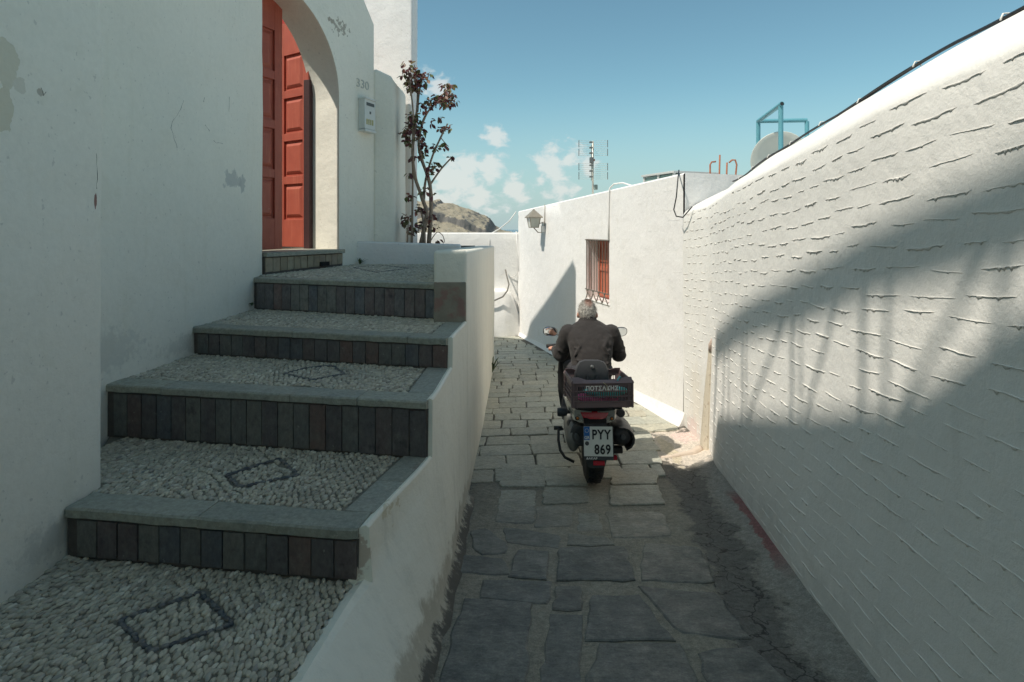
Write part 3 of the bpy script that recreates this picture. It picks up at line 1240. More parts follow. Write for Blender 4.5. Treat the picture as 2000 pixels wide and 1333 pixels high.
# frame post at the far jamb
m = MB()
q = [B + nin * (TH - .05), B + nin * (TH - .05) - dv * .055, B + nin * (TH + .03) - dv * .055, B + nin * (TH + .03)]
m.prism([(p.x, p.y) for p in q], SILL, 3.3)
m.build("door_frame", M_dark, ch, bevel=.004)

M_stone_grey = None


def stone_slab_mat():
    t = NT("nosing_stone", .7)
    o = t.rnd()
    base = t.ramp(o, [(0, (.27, .27, .225)), (.5, (.35, .345, .28)), (1, (.30, .30, .255))])
    n = t.noise(7, 6, .68)
    col = t.mix(t.sstep(n, .45, .75, 0, .6), base, (.19, .20, .18))
    col = t.mix(t.sstep(t.noise(16, 5, .7), .62, .72, 0, .4), col, (.30, .29, .24))
    col = t.mix(t.sstep(t.noise(3.0, 4, .6), .62, .72, 0, .5), col, (.17, .09, .085))
    col = t.grain(col, 42, .66, 1.34, 6, .78)
    col = t.mix(t.sstep(t.noise(75, 3, .6), .64, .72, 0, .6), col, (.52, .50, .44))
    t.color(col)
    t.normal(t.bump(t.noise(30, 6, .7), .45, .006))
    return t.m


M_nosing = stone_slab_mat()


def tile_mat(name, lightness):
    t = NT(name, .62)
    o = t.rnd()
    k = lightness
    base = t.ramp(o, [(0, (.062 * k, .054 * k, .054 * k)), (.14, (.082 * k, .055 * k, .050 * k)), (.28, (.080 * k, .078 * k, .072 * k)), (.42, (.060 * k, .062 * k, .068 * k)), (.56, (.072 * k, .056 * k, .054 * k)),
                      (.70, (.092 * k, .088 * k, .078 * k)), (.82, (.066 * k, .060 * k, .060 * k)), (.92, (.092 * k, .060 * k, .052 * k))], const=True)
    n = t.noise(12, 6, .7)
    col = t.mix(t.sstep(n, .4, .75, 0, .55), base, (.10 * k, .095 * k, .088 * k))
    col = t.mix(t.sstep(t.noise(9, 5, .7, t.vmath('ADD', t.pos, Vector((4, 7, 1)))), .55, .72, 0, .6), col, (.030, .026, .030))
    col = t.mix(t.sstep(t.noise(46, 3, .5), .715, .74, 0, .55), col, (.32, .31, .29))
    col = t.grain(col, 30, .60, 1.45, 6, .8, t.vmath('MULTIPLY', t.pos, Vector((1.6, 1.6, .8))))
    col = t.mix(t.sstep(t.noise(3.5, 5, .7), .50, .70, 0, .45), col, (.13, .115, .10))
    t.color(col)
    t.normal(t.bump(t.noise(40, 6, .7), .35, .004))
    return t.m


M_tile = tile_mat("riser_tile", 1.6)
M_tile_pale = tile_mat("riser_tile_dusty", 2.4)
t = NT("doorstep_tile", .7)
c_ = t.ramp(t.rnd(), [(0, (.30, .25, .17)), (.5, (.38, .33, .23)), (1, (.34, .27, .20))])
c_ = t.mix(t.sstep(t.noise(13, 6, .7), .42, .72, 0, .7), c_, (.20, .16, .115))
t.color(c_); t.normal(t.bump(t.noise(40, 5, .7), .35, .004))
M_tile_step = t.m
M_grout = simple("dark_grout", (.115, .10, .088), .95, var=.35, scale=25, bump=.4)
M_bed = simple("pebble_bed", (.20, .18, .14), .95, var=.3, scale=30, bump=.5, bscale=90)

# door step in front of the sill
ds_a = A + dv * .03 - nin * .0; ds_b = B + dv * .01 - nin * .035
ds_a = A + dv * .01 - nin * .02
step_o = MB()
q = [ds_a, ds_b, B + nin * (TH + .06), A + nin * (TH + .06)]
q = [Vector(p) for p in q]
step_o.prism(ccw([(p.x, p.y) for p in q]), 1.1, SILL - .042)
step_o = step_o.build("doorstep", M_grout, ch)
m = MB()
q2 = [ds_a - nin * .025, ds_b - nin * .03 + dv * .01, B + nin * (TH + .08), A + nin * (TH + .08)]
m.prism(ccw([(p.x, p.y) for p in q2]), SILL - .04, SILL)
m.build("threshold_slab", M_nosing, step_o, bevel=.006)


def tiles_between(a, b, z0a, z0b, z1a, z1b, parent, mat, width=.092, gap=.004, out=None, name="riser_tile", proud=.008, z_extra=0, skip=()):
    """row of upright tiles on the vertical face from plan point a to b; out = outward 2d normal"""
    a = Vector(a); b = Vector(b)
    L_ = (b - a).length
    n = max(1, round(L_ / width))
    d = (b - a) / n
    for k in range(n):
        if k in skip:
            continue
        g = gap / 2 + random.uniform(0, .002)
        p0 = a + d * k + d.normalized() * g
        p1 = a + d * (k + 1) - d.normalized() * g
        t0, t1 = (k + .02) / n, (k + .98) / n
        zb0, zb1 = lerp(z0a, z0b, t0) + random.uniform(0, .006), lerp(z0a, z0b, t1) + random.uniform(0, .006)
        zt0, zt1 = lerp(z1a, z1b, t0) - random.uniform(0, .005), lerp(z1a, z1b, t1) - random.uniform(0, .005)
        pr = proud + random.uniform(-.003, .003)
        o = out * pr
        i = -out * .01
        c = (p0 + p1) / 2
        vs = []
        for (p, zb, zt) in ((p0, zb0, zt0), (p1, zb1, zt1)):
            vs += [(p.x + i.x, p.y + i.y, zb), (p.x + o.x, p.y + o.y, zb), (p.x + o.x, p.y + o.y, zt), (p.x + i.x, p.y + i.y, zt)]
        fs = [(1, 5, 6, 2), (0, 3, 7, 4), (0, 1, 2, 3), (4, 7, 6, 5), (3, 2, 6, 7), (0, 4, 5, 1)]
        mb = MB(); mb.add(vs, fs)
        mb.build(name, mat, parent, bevel=.002, seg=1)


tiles_between(ds_a, ds_b, 1.31, 1.335, SILL - .045, SILL - .045, step_o, M_tile_step, width=.085, out=-nin, name="doorstep_tile")
m = MB()
p = ds_a.lerp(ds_b, .72) - nin * .012
m.box((p.x, p.y, 1.352), (.125, .03, .04), rot=(0, 0, math.atan2(dv.y, dv.x)))
m.build("drain_slot", simple("drain_hole", (.012, .01, .01), .9), step_o)

# red thing hanging in the sunny courtyard, seen over the door
lant = empty("hanging_lantern", (-2.97, 7.5, 3.9), "round red lantern hanging in the sunny courtyard above the red door", "lantern")
M_red = simple("red_lantern", (.62, .075, .05), .5, var=.15)
m = MB(); m.lathe([(.05, 0), (.16, .03), (.22, .12), (.235, .22), (.2, .34), (.12, .41), (.05, .43)], (-2.97, 7.5, 3.98), n=20)
m.build("shade", M_red, lant, True)
m = MB(); m.lathe([(.225, 0), (.242, .0), (.242, .03), (.225, .03)], (-2.97, 7.5, 4.20), n=20)
m.build("band", M_dark, lant)
m = MB(); m.tube([(-2.97, 7.5, 4.4), (-2.97, 7.5, 4.9), (-3.6, 7.9, 5.0), (-4.9, 8.3, 5.0)], .012, 6)
m.build("hanger", M_dark, lant)

# letter box and house number (on the wall between door and buttress)
def on_doorwall(cx, cy, off=0.0):
    """point on the plane of the door wall seen at a photograph pixel"""
    r = (cx - 1000) / F
    # A + dv t : x = r*y
    t = (r * A.y - A.x) / (dv.x - r * dv.y)
    p = A + dv * t - nin * off
    return Vector((p.x, p.y, CAMZ - (cy - HZ) / F * (A.y + dv.y * t))), t


M_box = simple("letterbox_paint", (.66, .68, .65), .4, var=.06)
M_boxdark = simple("letterbox_slot", (.10, .11, .11), .5)
c0, t0 = on_doorwall(699, 225)
c1, t1 = on_doorwall(723, 225)
ang = math.atan2(dv.y, dv.x)
lb = empty("letter_box", (c0.x, c0.y, 2.83), "grey white metal letter box on the wall below number 330", "letter box")


def dw(t, z, o):
    p = A + dv * t - nin * o
    return (p.x, p.y, z)


def dwbox(t0, t1, z0, z1, o0, o1):
    m = MB()
    vs = [dw(t0, z0, o0), dw(t1, z0, o0), dw(t1, z1, o0), dw(t0, z1, o0), dw(t0, z0, o1), dw(t1, z0, o1), dw(t1, z1, o1), dw(t0, z1, o1)]
    m.add(vs, [(0, 3, 2, 1), (4, 5, 6, 7), (0, 1, 5, 4), (1, 2, 6, 5), (2, 3, 7, 6), (3, 0, 4, 7)])
    return m


zb = CAMZ - (252 - HZ) / F * 6.5; zt = CAMZ - (193 - HZ) / F * 6.5
ta, tb = t0 + .01, t1 - .015
dwbox(ta, tb, zb, zt, 0, .085).build("body", M_box, lb, bevel=.006)
dwbox(ta - .006, tb + .006, zt - .008, zt + .012, -.004, .10).build("lid", M_box, lb, bevel=.004)
dwbox(ta + .03, tb - .03, zt - .075, zt - .04, .084, .089).build("slot", M_boxdark, lb)
dwbox(ta - .004, tb + .004, zb - .03, zb - .004, 0, .095).build("newspaper_tray", M_box, lb, bevel=.004)
M_ochre = simple("letterbox_window", (.42, .38, .14), .4)
for k in range(4):
    w = (tb - ta - .06) / 4
    dwbox(ta + .03 + w * k, ta + .03 + w * k + w * .55, zb + .05, zb + .11, .084, .088).build("window_slit", M_ochre, lb)
m = dwbox((ta + tb) / 2 - .012, (ta + tb) / 2 + .012, zb + .17, zb + .20, .084, .09)
m.build("post_horn", M_boxdark, lb, bevel=.003)


def text_mesh(body, size, extrude=0.002, spacing=1.0, align='CENTER'):
    cu = bpy.data.curves.new("txt", 'FONT')
    cu.body = body
    cu.size = size
    cu.extrude = extrude
    cu.space_character = spacing
    cu.align_x = align
    cu.align_y = 'CENTER'
    cu.resolution_u = 3
    o = bpy.data.objects.new("txt", cu)
    COL.objects.link(o)
    bpy.context.view_layer.update()
    dg = bpy.context.evaluated_depsgraph_get()
    me = bpy.data.meshes.new_from_object(o.evaluated_get(dg))
    bpy.data.objects.remove(o)
    return me


def put_text(name, body, size, M, mat, parent, extrude=.0015, spacing=1.0, sx=1.0):
    me = text_mesh(body, size, extrude, spacing)
    me.materials.clear(); me.materials.append(mat)
    me.transform(Matrix.Diagonal((sx, 1, 1, 1)))
    o = bpy.data.objects.new(name, me)
    COL.objects.link(o)
    o.parent = parent
    rel = M.copy()
    o.matrix_basis = rel
    WL[o.name] = rel.to_translation()
    return o


cn, tn = on_doorwall(708, 166, .004)
ux = Vector((dv.x, dv.y, 0)); uz = Vector((0, 0, 1)); un = Vector((-nin.x, -nin.y, 0))
Mn = Matrix((ux, uz, un)).transposed().to_4x4()
Mn.translation = cn - WL[ch.name]
put_text("house_number", "330", .135, Mn, simple("number_paint", (.50, .51, .47), .7), ch, .0025, sx=1.15)

# ------------------------------------------------------------------ staircase
stairs = empty("pebbled_staircase", (-1.3, 3.5, 0), "pebbled staircase with slate risers climbing to the red door", "staircase")
PL = lambda x, y: Vector((x, y))
Z = [.35, .55, .836, 1.022, 1.285]
FL = [PL(-1.90, .3), PL(-1.845, 2.445), PL(-2.27, 3.295), PL(-2.215, 4.105), PL(-2.215, 5.06)]     # left end of each nosing
FR = [PL(-.80, .3), PL(-.590, 2.265), PL(-.425, 2.968), PL(-.402, 3.658), PL(-.575, 4.47)]         # right end
# white edge of the side wall beside each tread: (front, back)
EDGE = [(PL(-.80, .3), PL(-.595, 2.26)), (PL(-.590, 2.265), PL(-.425, 2.97)), (PL(-.425, 2.968), PL(-.403, 3.66)), (PL(-.402, 3.658), PL(-.362, 4.28)), (PL(-.575, 4.47), PL(-.575, 6.47))]


def pebble_mat(name, stops):
    t = NT(name, .6)
    r = t.math('FRACT', t.math('ADD', t.island(), t.math('MULTIPLY', t.rnd(), 7.31)))
    base = t.ramp(r, stops)
    col = t.mix(t.sstep(t.noise(60, 4, .6), .4, .75, 0, .5), base, (.38, .345, .27))
    col = t.mix(t.sstep(t.noise(2.2, 4, .6), .5, .75, 0, .35), col, (.19, .175, .15))
    t.color(col)
    t.normal(t.bump(t.noise(160, 4, .6), .2, .002))
    return t.m


M_peb = pebble_mat("pebble", [(0, (.28, .25, .20)), (.25, (.50, .45, .345)), (.5, (.40, .36, .28)), (.75, (.62, .56, .43)), (.88, (.46, .40, .33)), (.95, (.74, .69, .57)), (1, (.24, .225, .20))])
M_pebd = pebble_mat("dark_pebble", [(0, (.05, .055, .065)), (.5, (.09, .095, .105)), (.8, (.16, .155, .15)), (1, (.06, .06, .066))])


def pebble_shape(rg, l, w, h):
    """domed stone: verts, faces; long axis along y"""
    n = 9
    vs, fs = [], []
    ph = rg.uniform(0, 1)
    for (s, z) in ((1.0, -.35), (1.0, .25), (.82, .72), (.45, .96)):
        for k in range(n):
            a = 2 * math.pi * (k + ph) / n
            j = 1 + rg.uniform(-.09, .09)
            vs.append((w * .5 * s * math.cos(a) * j, l * .5 * s * math.sin(a) * j, h * z))
    for r in range(3):
        for k in range(n):
            k2 = (k + 1) % n
            fs.append((r * n + k, r * n + k2, (r + 1) * n + k2, (r + 1) * n + k))
    vs.append((0, 0, h))
    for k in range(n):
        fs.append((3 * n + k, 3 * n + (k + 1) % n, 4 * n))
    return vs, fs


PEB_VAR = []
rgp = random.Random(3)
for k in range(8):
    vs, fs = pebble_shape(rgp, 1, 1, 1)
    PEB_VAR.append((vs, fs))


def in_poly(p, poly):
    c = False
    n = len(poly)
    for i in range(n):
        a, b = poly[i - 1], poly[i]
        if (a.y > p.y) != (b.y > p.y) and p.x < (b.x - a.x) * (p.y - a.y) / (b.y - a.y) + a.x:
            c = not c
    return c


def seg_dist(p, a, b):
    d = b - a
    t = max(0, min(1, (p - a).dot(d) / d.dot(d)))
    return (p - a - d * t).length


def lozenge(pts, z):
    out = []
    for (x, y) in pts:
        Y = (CAMZ - z) * F / (y - HZ)
        out.append(PL((x - 1000) / F * Y, Y))
    return out


MOTIF = {
    0: [lozenge([(232, 1208), (392, 1152), (452, 1216), (292, 1268)], Z[0])],
    1: [lozenge([(442, 925), (545, 893), (582, 925), (468, 948)], Z[1])],
    2: [lozenge([(555, 728), (600, 716), (650, 712), (672, 728), (610, 740)], Z[2])],
    3: [],
    4: [lozenge([(690, 523), (740, 519), (800, 524), (735, 530)], 1.31)],
}
all_peb = []      # (distance, step, pos, ang, l, w, h, dark)


def tread_z(i, p):
    if i == 4:
        return Z[4] + .035 * max(0, min(1, (p.y - 4.6) / 1.6))
    return Z[i]


steps = []
for i in range(5):
    z = Z[i]
    if i < 4:
        back_l, back_r = FL[i + 1], FR[i + 1]
        e0, e1 = EDGE[i]
        poly = [FL[i], e0, e1, PL(back_l.x, back_l.y)]
        if i == 1:
            poly = [FL[1], e0, e1, FL[2], PL(-2.27, 2.69), PL(-1.845, 2.69)]
        if i == 3:
            poly = [FL[3], e0, e1, PL(-.575, 4.33), FR[4], FL[4]]
    else:
        poly = [FL[4], FR[4], PL(-.575, 6.5), PL(-1.69, 6.5), B + PL(.02, 0), ds_b, ds_a, PL(A.x, A.y)]
    # solid body of the step (mortar), reaching under the next one
    mb = MB()
    if i < 4:
        dq = (FR[max(i, 1)] - FL[max(i, 1)]).normalized()
        body = [FL[i] - dq * (.1 if i != 1 else .02) + PL(0, .014), e0 + PL(-.01, .014), e1 + PL(-.015, .25), back_l + PL(-.1, .25)]
        if i == 3:
            body = [FL[3] - dq * .1 + PL(0, .014), e0 + PL(-.01, .014), PL(-.375, 4.75), FL[4] + PL(-.1, .25)]
    else:
        dq = (FR[4] - FL[4]).normalized()
        body = [FL[4] - dq * .1 + PL(0, .014), FR[4] + PL(0.0, .014), PL(-.56, 6.6), PL(-1.75, 6.6), B + PL(-.2, .1), A + PL(-.3, .1)]
    zt = z - .012
    if i == 4:
        zs = [tread_z(4, p) - .012 for p in body]
        mb.prism([(p.x, p.y) for p in body], .1, zs)
    else:
        mb.prism([(p.x, p.y) for p in body], -.15, zt)
    so = mb.build("step", M_bed, stairs)
    steps.append(so)
    # dark mortar face of the riser and the tiles on it
    if i >= 1:
        a, b = FL[i], FR[i]
        d = (b - a).normalized(); out = PL(d.y, -d.x)
        zb_ = Z[i - 1] - .01
        m = MB()
        q = [a + out * -.0, b + out * -.0, b - out * .03, a - out * .03]
        m.prism(ccw([(p.x, p.y) for p in q]), zb_, z - .045)
        m.build("riser_backing", M_grout, so)
        nl = .05 if i in (1, 2) else .03
        tiles_between(a + d * nl, b - d * (.004 if i != 4 else .0), zb_ + .010, zb_ + .010, z - .047, z - .047, so, M_tile if i < 4 else M_tile_pale, width=.091, out=out, gap=.003)
        # nosing slabs
        dep = .125 if i < 4 else .10
        L_ = (b - a).length
        cuts = {1: [0, .47, 1], 2: [0, .19, .6, .80, 1], 3: [0, .42, .86, 1], 4: [0, .28, 1]}[i]
        for c0_, c1_ in zip(cuts, cuts[1:]):
            p0 = a + d * (L_ * c0_ + .0015); p1 = a + d * (L_ * c1_ - .0015)
            bk = dep
            ns_ = max(2, int((p1 - p0).length / .045))
            rings_ = []
            dz_ = random.uniform(-.001, .002)
            for k_ in range(ns_ + 1):
                c = p0.lerp(p1, k_ / ns_)
                w1 = .016 + .004 * noise.noise(Vector((c.x * 9, c.y * 9, i))) + random.uniform(-.0025, .0015)
                if random.random() < .10:
                    w1 -= .007              # a chip out of the arris
                zt_ = z + dz_ + random.uniform(-.0012, .0008)
                f, bb, r_ = c + out * w1, c - out * (bk + random.uniform(-.004, .004)), c + out * (w1 - .007)
                zb2 = z - .044 + random.uniform(-.002, .002)
                rings_.append([Vector((bb.x, bb.y, zb2)), Vector((f.x, f.y, zb2 + .004)), Vector((f.x, f.y, zt_ - .009)), Vector((r_.x, r_.y, zt_ - .001)), Vector((bb.x, bb.y, zt_))])
            m = MB(); m.loft(rings_)
            m.build("nosing_slab", M_nosing, so, smooth=True, angle=30)
    # slabs down the open edge
    if i in (1, 2, 3):
        e0_, e1_ = EDGE[i]
        d = (FR[i] - FL[i]).normalized()
        s0 = e0_ - PL(d.y, -d.x) * .127
        s0 = e0_ + (e1_ - e0_) * (.127 / (e1_ - e0_).length)
        w = .13 if i != 1 else .125
        nsl = {1: 2, 2: 1, 3: 1}[i]
        for k in range(nsl):
            a_ = s0.lerp(e1_, k / nsl); b_ = s0.lerp(e1_, (k + 1) / nsl)
            q = [a_ + (b_ - a_).normalized() * .002 - d * w, a_ + (b_ - a_).normalized() * .002 + d * .006, b_ + d * .006, b_ - d * w]
            m = MB(); m.prism(ccw([(p.x, p.y) for p in q]), z - .03, z + .001)
            m.build("edge_slab", M_nosing, so, bevel=.004)
    # pebbles
    d = (FR[max(i, 1)] - FL[max(i, 1)]).normalized(); up = PL(-d.y, d.x)
    rg = random.Random(40 + i)
    lx, ly = (.0163, .0258)
    org = FL[i] if i else PL(-1.9, 1.2)
    nrow = int(2.4 / ly); ncol = int(2.6 / lx)
    for r_ in range(-6, nrow):
        for c_ in range(-26, ncol):
            p = org + d * (c_ * lx + (r_ % 2) * lx * .5 + rg.uniform(-.005, .005)) + up * (r_ * ly + c_ * .0018 * math.sin(c_ * .09 + i) * 3 + rg.uniform(-.007, .007))
            if not in_poly(p, poly):
                continue
            if i == 0 and p.y < 1.15:
                continue
            # keep off slabs and walls
            if i and seg_dist(p, FL[i], FR[i]) < (.145 if i < 4 else .118):
                continue
            if i in (1, 2, 3) and seg_dist(p, EDGE[i][0], EDGE[i][1]) < .148:
                continue
            if i == 0 and seg_dist(p, EDGE[0][0], EDGE[0][1]) < .02:
                continue
            dark = False
            for mo in MOTIF[i]:
                for k in range(len(mo)):
                    if seg_dist(p, mo[k - 1], mo[k]) < .0155:
                        dark = True
            if dark:
                continue
            lean = .45 * math.sin(p.x * 2.1 + i) + .25
            an = math.atan2(up.y, up.x) - math.pi / 2 - lean + rg.uniform(-.35, .35)
            sc = rg.uniform(.82, 1.12)
            l, w, h = ly * 1.22 * sc, lx * 1.17 * rg.uniform(.84, 1.08), .0068 * rg.uniform(.6, 1.4)
            zz = tread_z(i, p) - .011 + rg.uniform(-.003, .003)
            dist = (Vector((p.x, p.y, zz)) - Vector((0, 0, CAMZ))).length
            sx_ = 1000 + p.x / p.y * F
            sy_ = HZ + (CAMZ - zz) / p.y * F
            seen = 0 < sx_ < 2000 and sy_ < 1330
            all_peb.append((dist if seen else dist + 50, i, p, zz, an, l, w, h, dark))
for i in range(5):
    rg = random.Random(90 + i)
    for mo in MOTIF[i]:
        for k in range(len(mo)):
            a_, b_ = mo[k - 1], mo[k]
            n_ = max(1, int((b_ - a_).length / .026))
            for q_ in range(n_):
                p = a_.lerp(b_, (q_ + rg.uniform(.35, .65)) / n_)
                side_ = (b_ - a_).normalized(); side_ = PL(-side_.y, side_.x) * rg.uniform(-.004, .004)
                p = p + side_
                an = math.atan2((b_ - a_).y, (b_ - a_).x) - math.pi / 2 + rg.uniform(-.25, .25)
                zz = tread_z(i, p) - .009
                dist = (Vector((p.x, p.y, zz)) - Vector((0, 0, CAMZ))).length
                all_peb.append((dist, i, p, zz, an, .031 * rg.uniform(.8, 1.2), .021 * rg.uniform(.75, 1.2), .0075, True))
all_peb.sort(key=lambda q: q[0])
PEB_ME = []
for (vs, fs) in PEB_VAR:
    mb = MB(); mb.add(vs, fs)
    PEB_ME.append((mb.mesh("pebble", M_peb, True), mb.mesh("dark_pebble", M_pebd, True)))
stuff = {}
rg = random.Random(77)
for idx, (dist, i, p, zz, an, l, w, h, dark) in enumerate(all_peb):
    k = rg.randrange(len(PEB_VAR))
    if idx < 296:
        o = bpy.data.objects.new("dark_pebble" if dark else "pebble", PEB_ME[k][1 if dark else 0])
        COL.objects.link(o)
        o.parent = steps[i]
        o.location = Vector((p.x, p.y, zz)) - WL[steps[i].name]
        o.rotation_euler = (rg.uniform(-.15, .15), rg.uniform(-.15, .15), an)
        o.scale = (w, l, h)
    else:
        mb = stuff.setdefault((i, dark), [])
        Mx = Matrix.Translation((p.x, p.y, zz)) @ Euler((rg.uniform(-.15, .15), rg.uniform(-.15, .15), an)).to_matrix().to_4x4() @ Matrix.Diagonal((w, l, h, 1))
        mb.append((k, np.array(Mx)))
PV = [np.array([(*v, 1.0) for v in vs]) for vs, fs in PEB_VAR]
PFQ = np.array([f for f in PEB_VAR[0][1] if len(f) == 4]); PFT = np.array([f for f in PEB_VAR[0][1] if len(f) == 3])
for (i, dark), lst in stuff.items():
    mb = MB()
    nv = len(PV[0])
    V_ = np.concatenate([(PV[k] @ Mx.T)[:, :3] for k, Mx in lst])
    mb.v = V_.tolist()
    for q_ in range(len(lst)):
        mb.f += (PFQ + q_ * nv).tolist() + (PFT + q_ * nv).tolist()
    mb.mi = [0]
    o = mb.build("dark_pebbles" if dark else "pebbles", M_pebd if dark else M_peb, steps[i], True, fixn=False)
    o["kind"] = "stuff"
# mottled render block under the pier
m = MB(); m.prism([(-.572, 4.305), (-.335, 4.295), (-.34, 4.5), (-.572, 4.5)], Z[3] - .01, Z[4] + .03)
t = NT("mottled_render", .9)
n_ = t.noise(14, 6, .68)
c_ = t.mix(n_, (.20, .17, .135), (.36, .33, .26))
c_ = t.mix(t.sstep(t.noise(9, 4, .6, t.vmath('ADD', t.pos, Vector((3, 3, 3)))), .52, .68, 0, .7), c_, (.30, .15, .13))
t.color(c_); t.normal(t.bump(n_, .5, .01))
m.build("render_block", t.m, stairs, bevel=.01)
# ------------------------------------------------------------------ side wall of the stairs with its pier
par = empty("stair_side_wall", (-.42, 4.0, -.3), "white plastered side wall of the stairs along the lane, ending in a pier", "wall")
ST = [(-4, -1.1, .45), (.3, -.80, .353), (2.262, -.596, .353), (2.275, -.545, .553), (2.972, -.428, .553), (2.985, -.408, .839), (3.662, -.405, .839), (3.675, -.384, 1.025), (4.30, -.36, 1.025)]
ys = sorted(set([round(-2 + .1 * i, 3) for i in range(63)] + [s[0] for s in ST[1:]] + []))
XE = [(-4, -1.3), (.3, -.80), (2.26, -.597), (2.97, -.428), (3.66, -.406), (4.3, -.36)]
ZL = [(-4, .35), (2.2, .35), (2.97, .55), (3.66, .83), (4.3, 1.02)]


def smooth_i(P_, y, r=.18):
    return sum(interp(P_, y + r * k / 3) for k in range(-3, 4)) / 7


rings = []
for y in ys:
    if y > 4.305:
        break
    zt_ = interp([(s[0], s[2]) for s in ST], y)
    g = zg(y)
    xe = smooth_i(XE, y); zl = smooth_i(ZL, y)
    xb = -.335 + .02 * noise.noise(Vector((0, y * 2, 3))) - (.02 if y < 2.6 else 0)

    def xf(z):
        w = max(0, min(1, (z - g - .04) / (zl - g - .04)))
        return lerp(xb, xe + .028, w ** 1.1) + .009 * noise.noise(Vector((y * 1.7, z * 1.7, 1))) * (1 - w * .7)
    xt = xe + .030
    ring = [Vector((xt - .07, y, g - .3)), Vector((xt - .07, y, zt_ - .03)), Vector((xt - .022, y, zt_ - .002)), Vector((xt - .008, y, zt_ + .003)), Vector((xt + .004, y, zt_ - .006))]
    zu = smooth_i([(-4, .45), (2.0, .56), (2.3, .60), (2.96, .86), (3.66, 1.05), (4.3, 1.08)], y)
    for k in range(0, 14):
        z = min(lerp(zu, g + .05, k / 14), zt_ - .010 - k * .0006)
        ring.append(Vector((xf(z) + .006, y, z)))
    toe = .05 + .03 * noise.noise(Vector((y * 4, 0, 9)))
    ring += [Vector((xb + .012, y, g + .04)), Vector((xb + toe * .6, y, g + .02)), Vector((xb + toe + .02, y, g - .01)), Vector((xb + toe + .02, y, g - .3))]
    rings.append(ring)
mb = MB(); mb.loft(rings, True)
mb.build("flank_wall", M_parapet, par, True, angle=55)
extrude_plan([(-.578, 4.303), (-.325, 4.297), (-.305, 6.5), (-.282, 9.45), (-.55, 9.45), (-.575, 6.4)], -.7, 1.53, step=.14, rnd=.03, disp=.007, zstep=.15,
             top=lambda x, y: 1.515 - .022 * (y - 4.3)).build("pier", M_parapet, par, True, angle=60)

# ------------------------------------------------------------------ planter
pl = empty("planter", (-1.1, 6.55, 1.25), "low white planter wall at the head of the steps", "planter")
extrude_plan([(-1.72, 6.47), (-.57, 6.47), (-.57, 6.62), (-1.64, 6.62)], 1.15, 1.525, step=.12, rnd=.02, disp=.004, zstep=.1,
             top=lambda x, y: 1.545 - .03 * (x + 1.7)).build("front_wall", M_white, pl, True, angle=60)
m = MB(); m.prism([(-1.62, 6.6), (-.56, 6.6), (-.54, 8.6), (-1.4, 8.6), (-1.4, 7.6)], -.6, 1.46)
m.build("soil", M_plant_soil, pl)

# ------------------------------------------------------------------ shrub with dark red leaves
shrub = empty("red_leaved_shrub", tuple(px(828, 478, 6.95)), "tall bare-stemmed shrub with dark red leaves in the planter", "shrub")
M_bark = simple("shrub_bark", (.30, .225, .17), .85, var=.25, scale=25, bump=.5, bscale=60)


def leaf_mat():
    t = NT("shrub_leaf", .5)
    r = t.island()
    col = t.ramp(r, [(0, (.10, .030, .035)), (.18, (.17, .045, .052)), (.34, (.075, .032, .036)), (.48, (.25, .085, .075)), (.60, (.16, .10, .06)), (.74, (.11, .14, .05)), (.88, (.22, .21, .09)), (1, (.30, .13, .10))])
    t.color(col)
    t.b.inputs['Subsurface Weight'].default_value = 0.0
    tr = t.N('ShaderNodeBsdfTranslucent'); t.L(col, tr.inputs[0])
    mx = t.N('ShaderNodeMixShader'); mx.inputs[0].default_value = .3
    t.L(t.b.outputs[0], mx.inputs[1]); t.L(tr.outputs[0], mx.inputs[2])
    t.L(mx.outputs[0], t.out.inputs[0])
    return t.m


M_leaf = leaf_mat()


def zp(zx, zy, Y):
    return px(650 + zx / 2.563, zy / 2.563, Y)


STEMS = [
    ([(440, 1225), (470, 1080), (450, 1000), (410, 880), (400, 760), (410, 640), (420, 560), (425, 470), (412, 380)], 6.9, .026, .010),
    ([(480, 1225), (492, 1050), (485, 920), (445, 800), (430, 720), (442, 640), (470, 570), (520, 510), (578, 445)], 6.95, .024, .010),
    ([(455, 1010), (465, 900), (500, 780), (540, 690), (575, 620)], 6.98, .016, .009),
    ([(488, 925), (540, 850), (595, 790)], 7.0, .013, .008),
    ([(395, 1225), (398, 1100), (400, 900), (400, 700), (402, 560), (388, 440), (378, 350)], 6.85, .014, .007),
    ([(425, 560), (432, 470), (452, 385)], 6.92, .011, .007),
    ([(372, 1225), (378, 1120)], 6.8, .010, .006),
    ([(460, 1225), (455, 1120), (435, 1040)], 6.88, .016, .008),
    ([(485, 1215), (520, 1165), (550, 1180), (560, 1215)], 6.75, .006, .004),
    ([(540, 690), (565, 720), (580, 735)], 7.0, .006, .003),
    ([(478, 770), (476, 730)], 7.0, .005, .003),
    ([(540, 620), (532, 585)], 7.0, .004, .002),
    ([(470, 390), (495, 365)], 6.95, .004, .002),
]
for pts, Y, r0, r1 in STEMS:
    P = [zp(a, b, Y + .05 * math.sin(i * 1.3 + Y * 9)) for i, (a, b) in enumerate(pts)]
    Q = []
    for i in range(len(P) - 1):
        for k in range(4):
            t_ = k / 4
            p0 = P[max(i - 1, 0)]; p1 = P[i]; p2 = P[i + 1]; p3 = P[min(i + 2, len(P) - 1)]
            Q.append(.5 * ((2 * p1) + (p2 - p0) * t_ + (2 * p0 - 5 * p1 + 4 * p2 - p3) * t_ ** 2 + (3 * p1 - p0 - 3 * p2 + p3) * t_ ** 3))
    Q.append(P[-1])
    mb = MB()
    mb.tube(Q, [lerp(r0, r1, i / (len(Q) - 1)) * random.uniform(.88, 1.15) for i in range(len(Q))], 8)
    mb.build("stem", M_bark, shrub, True)
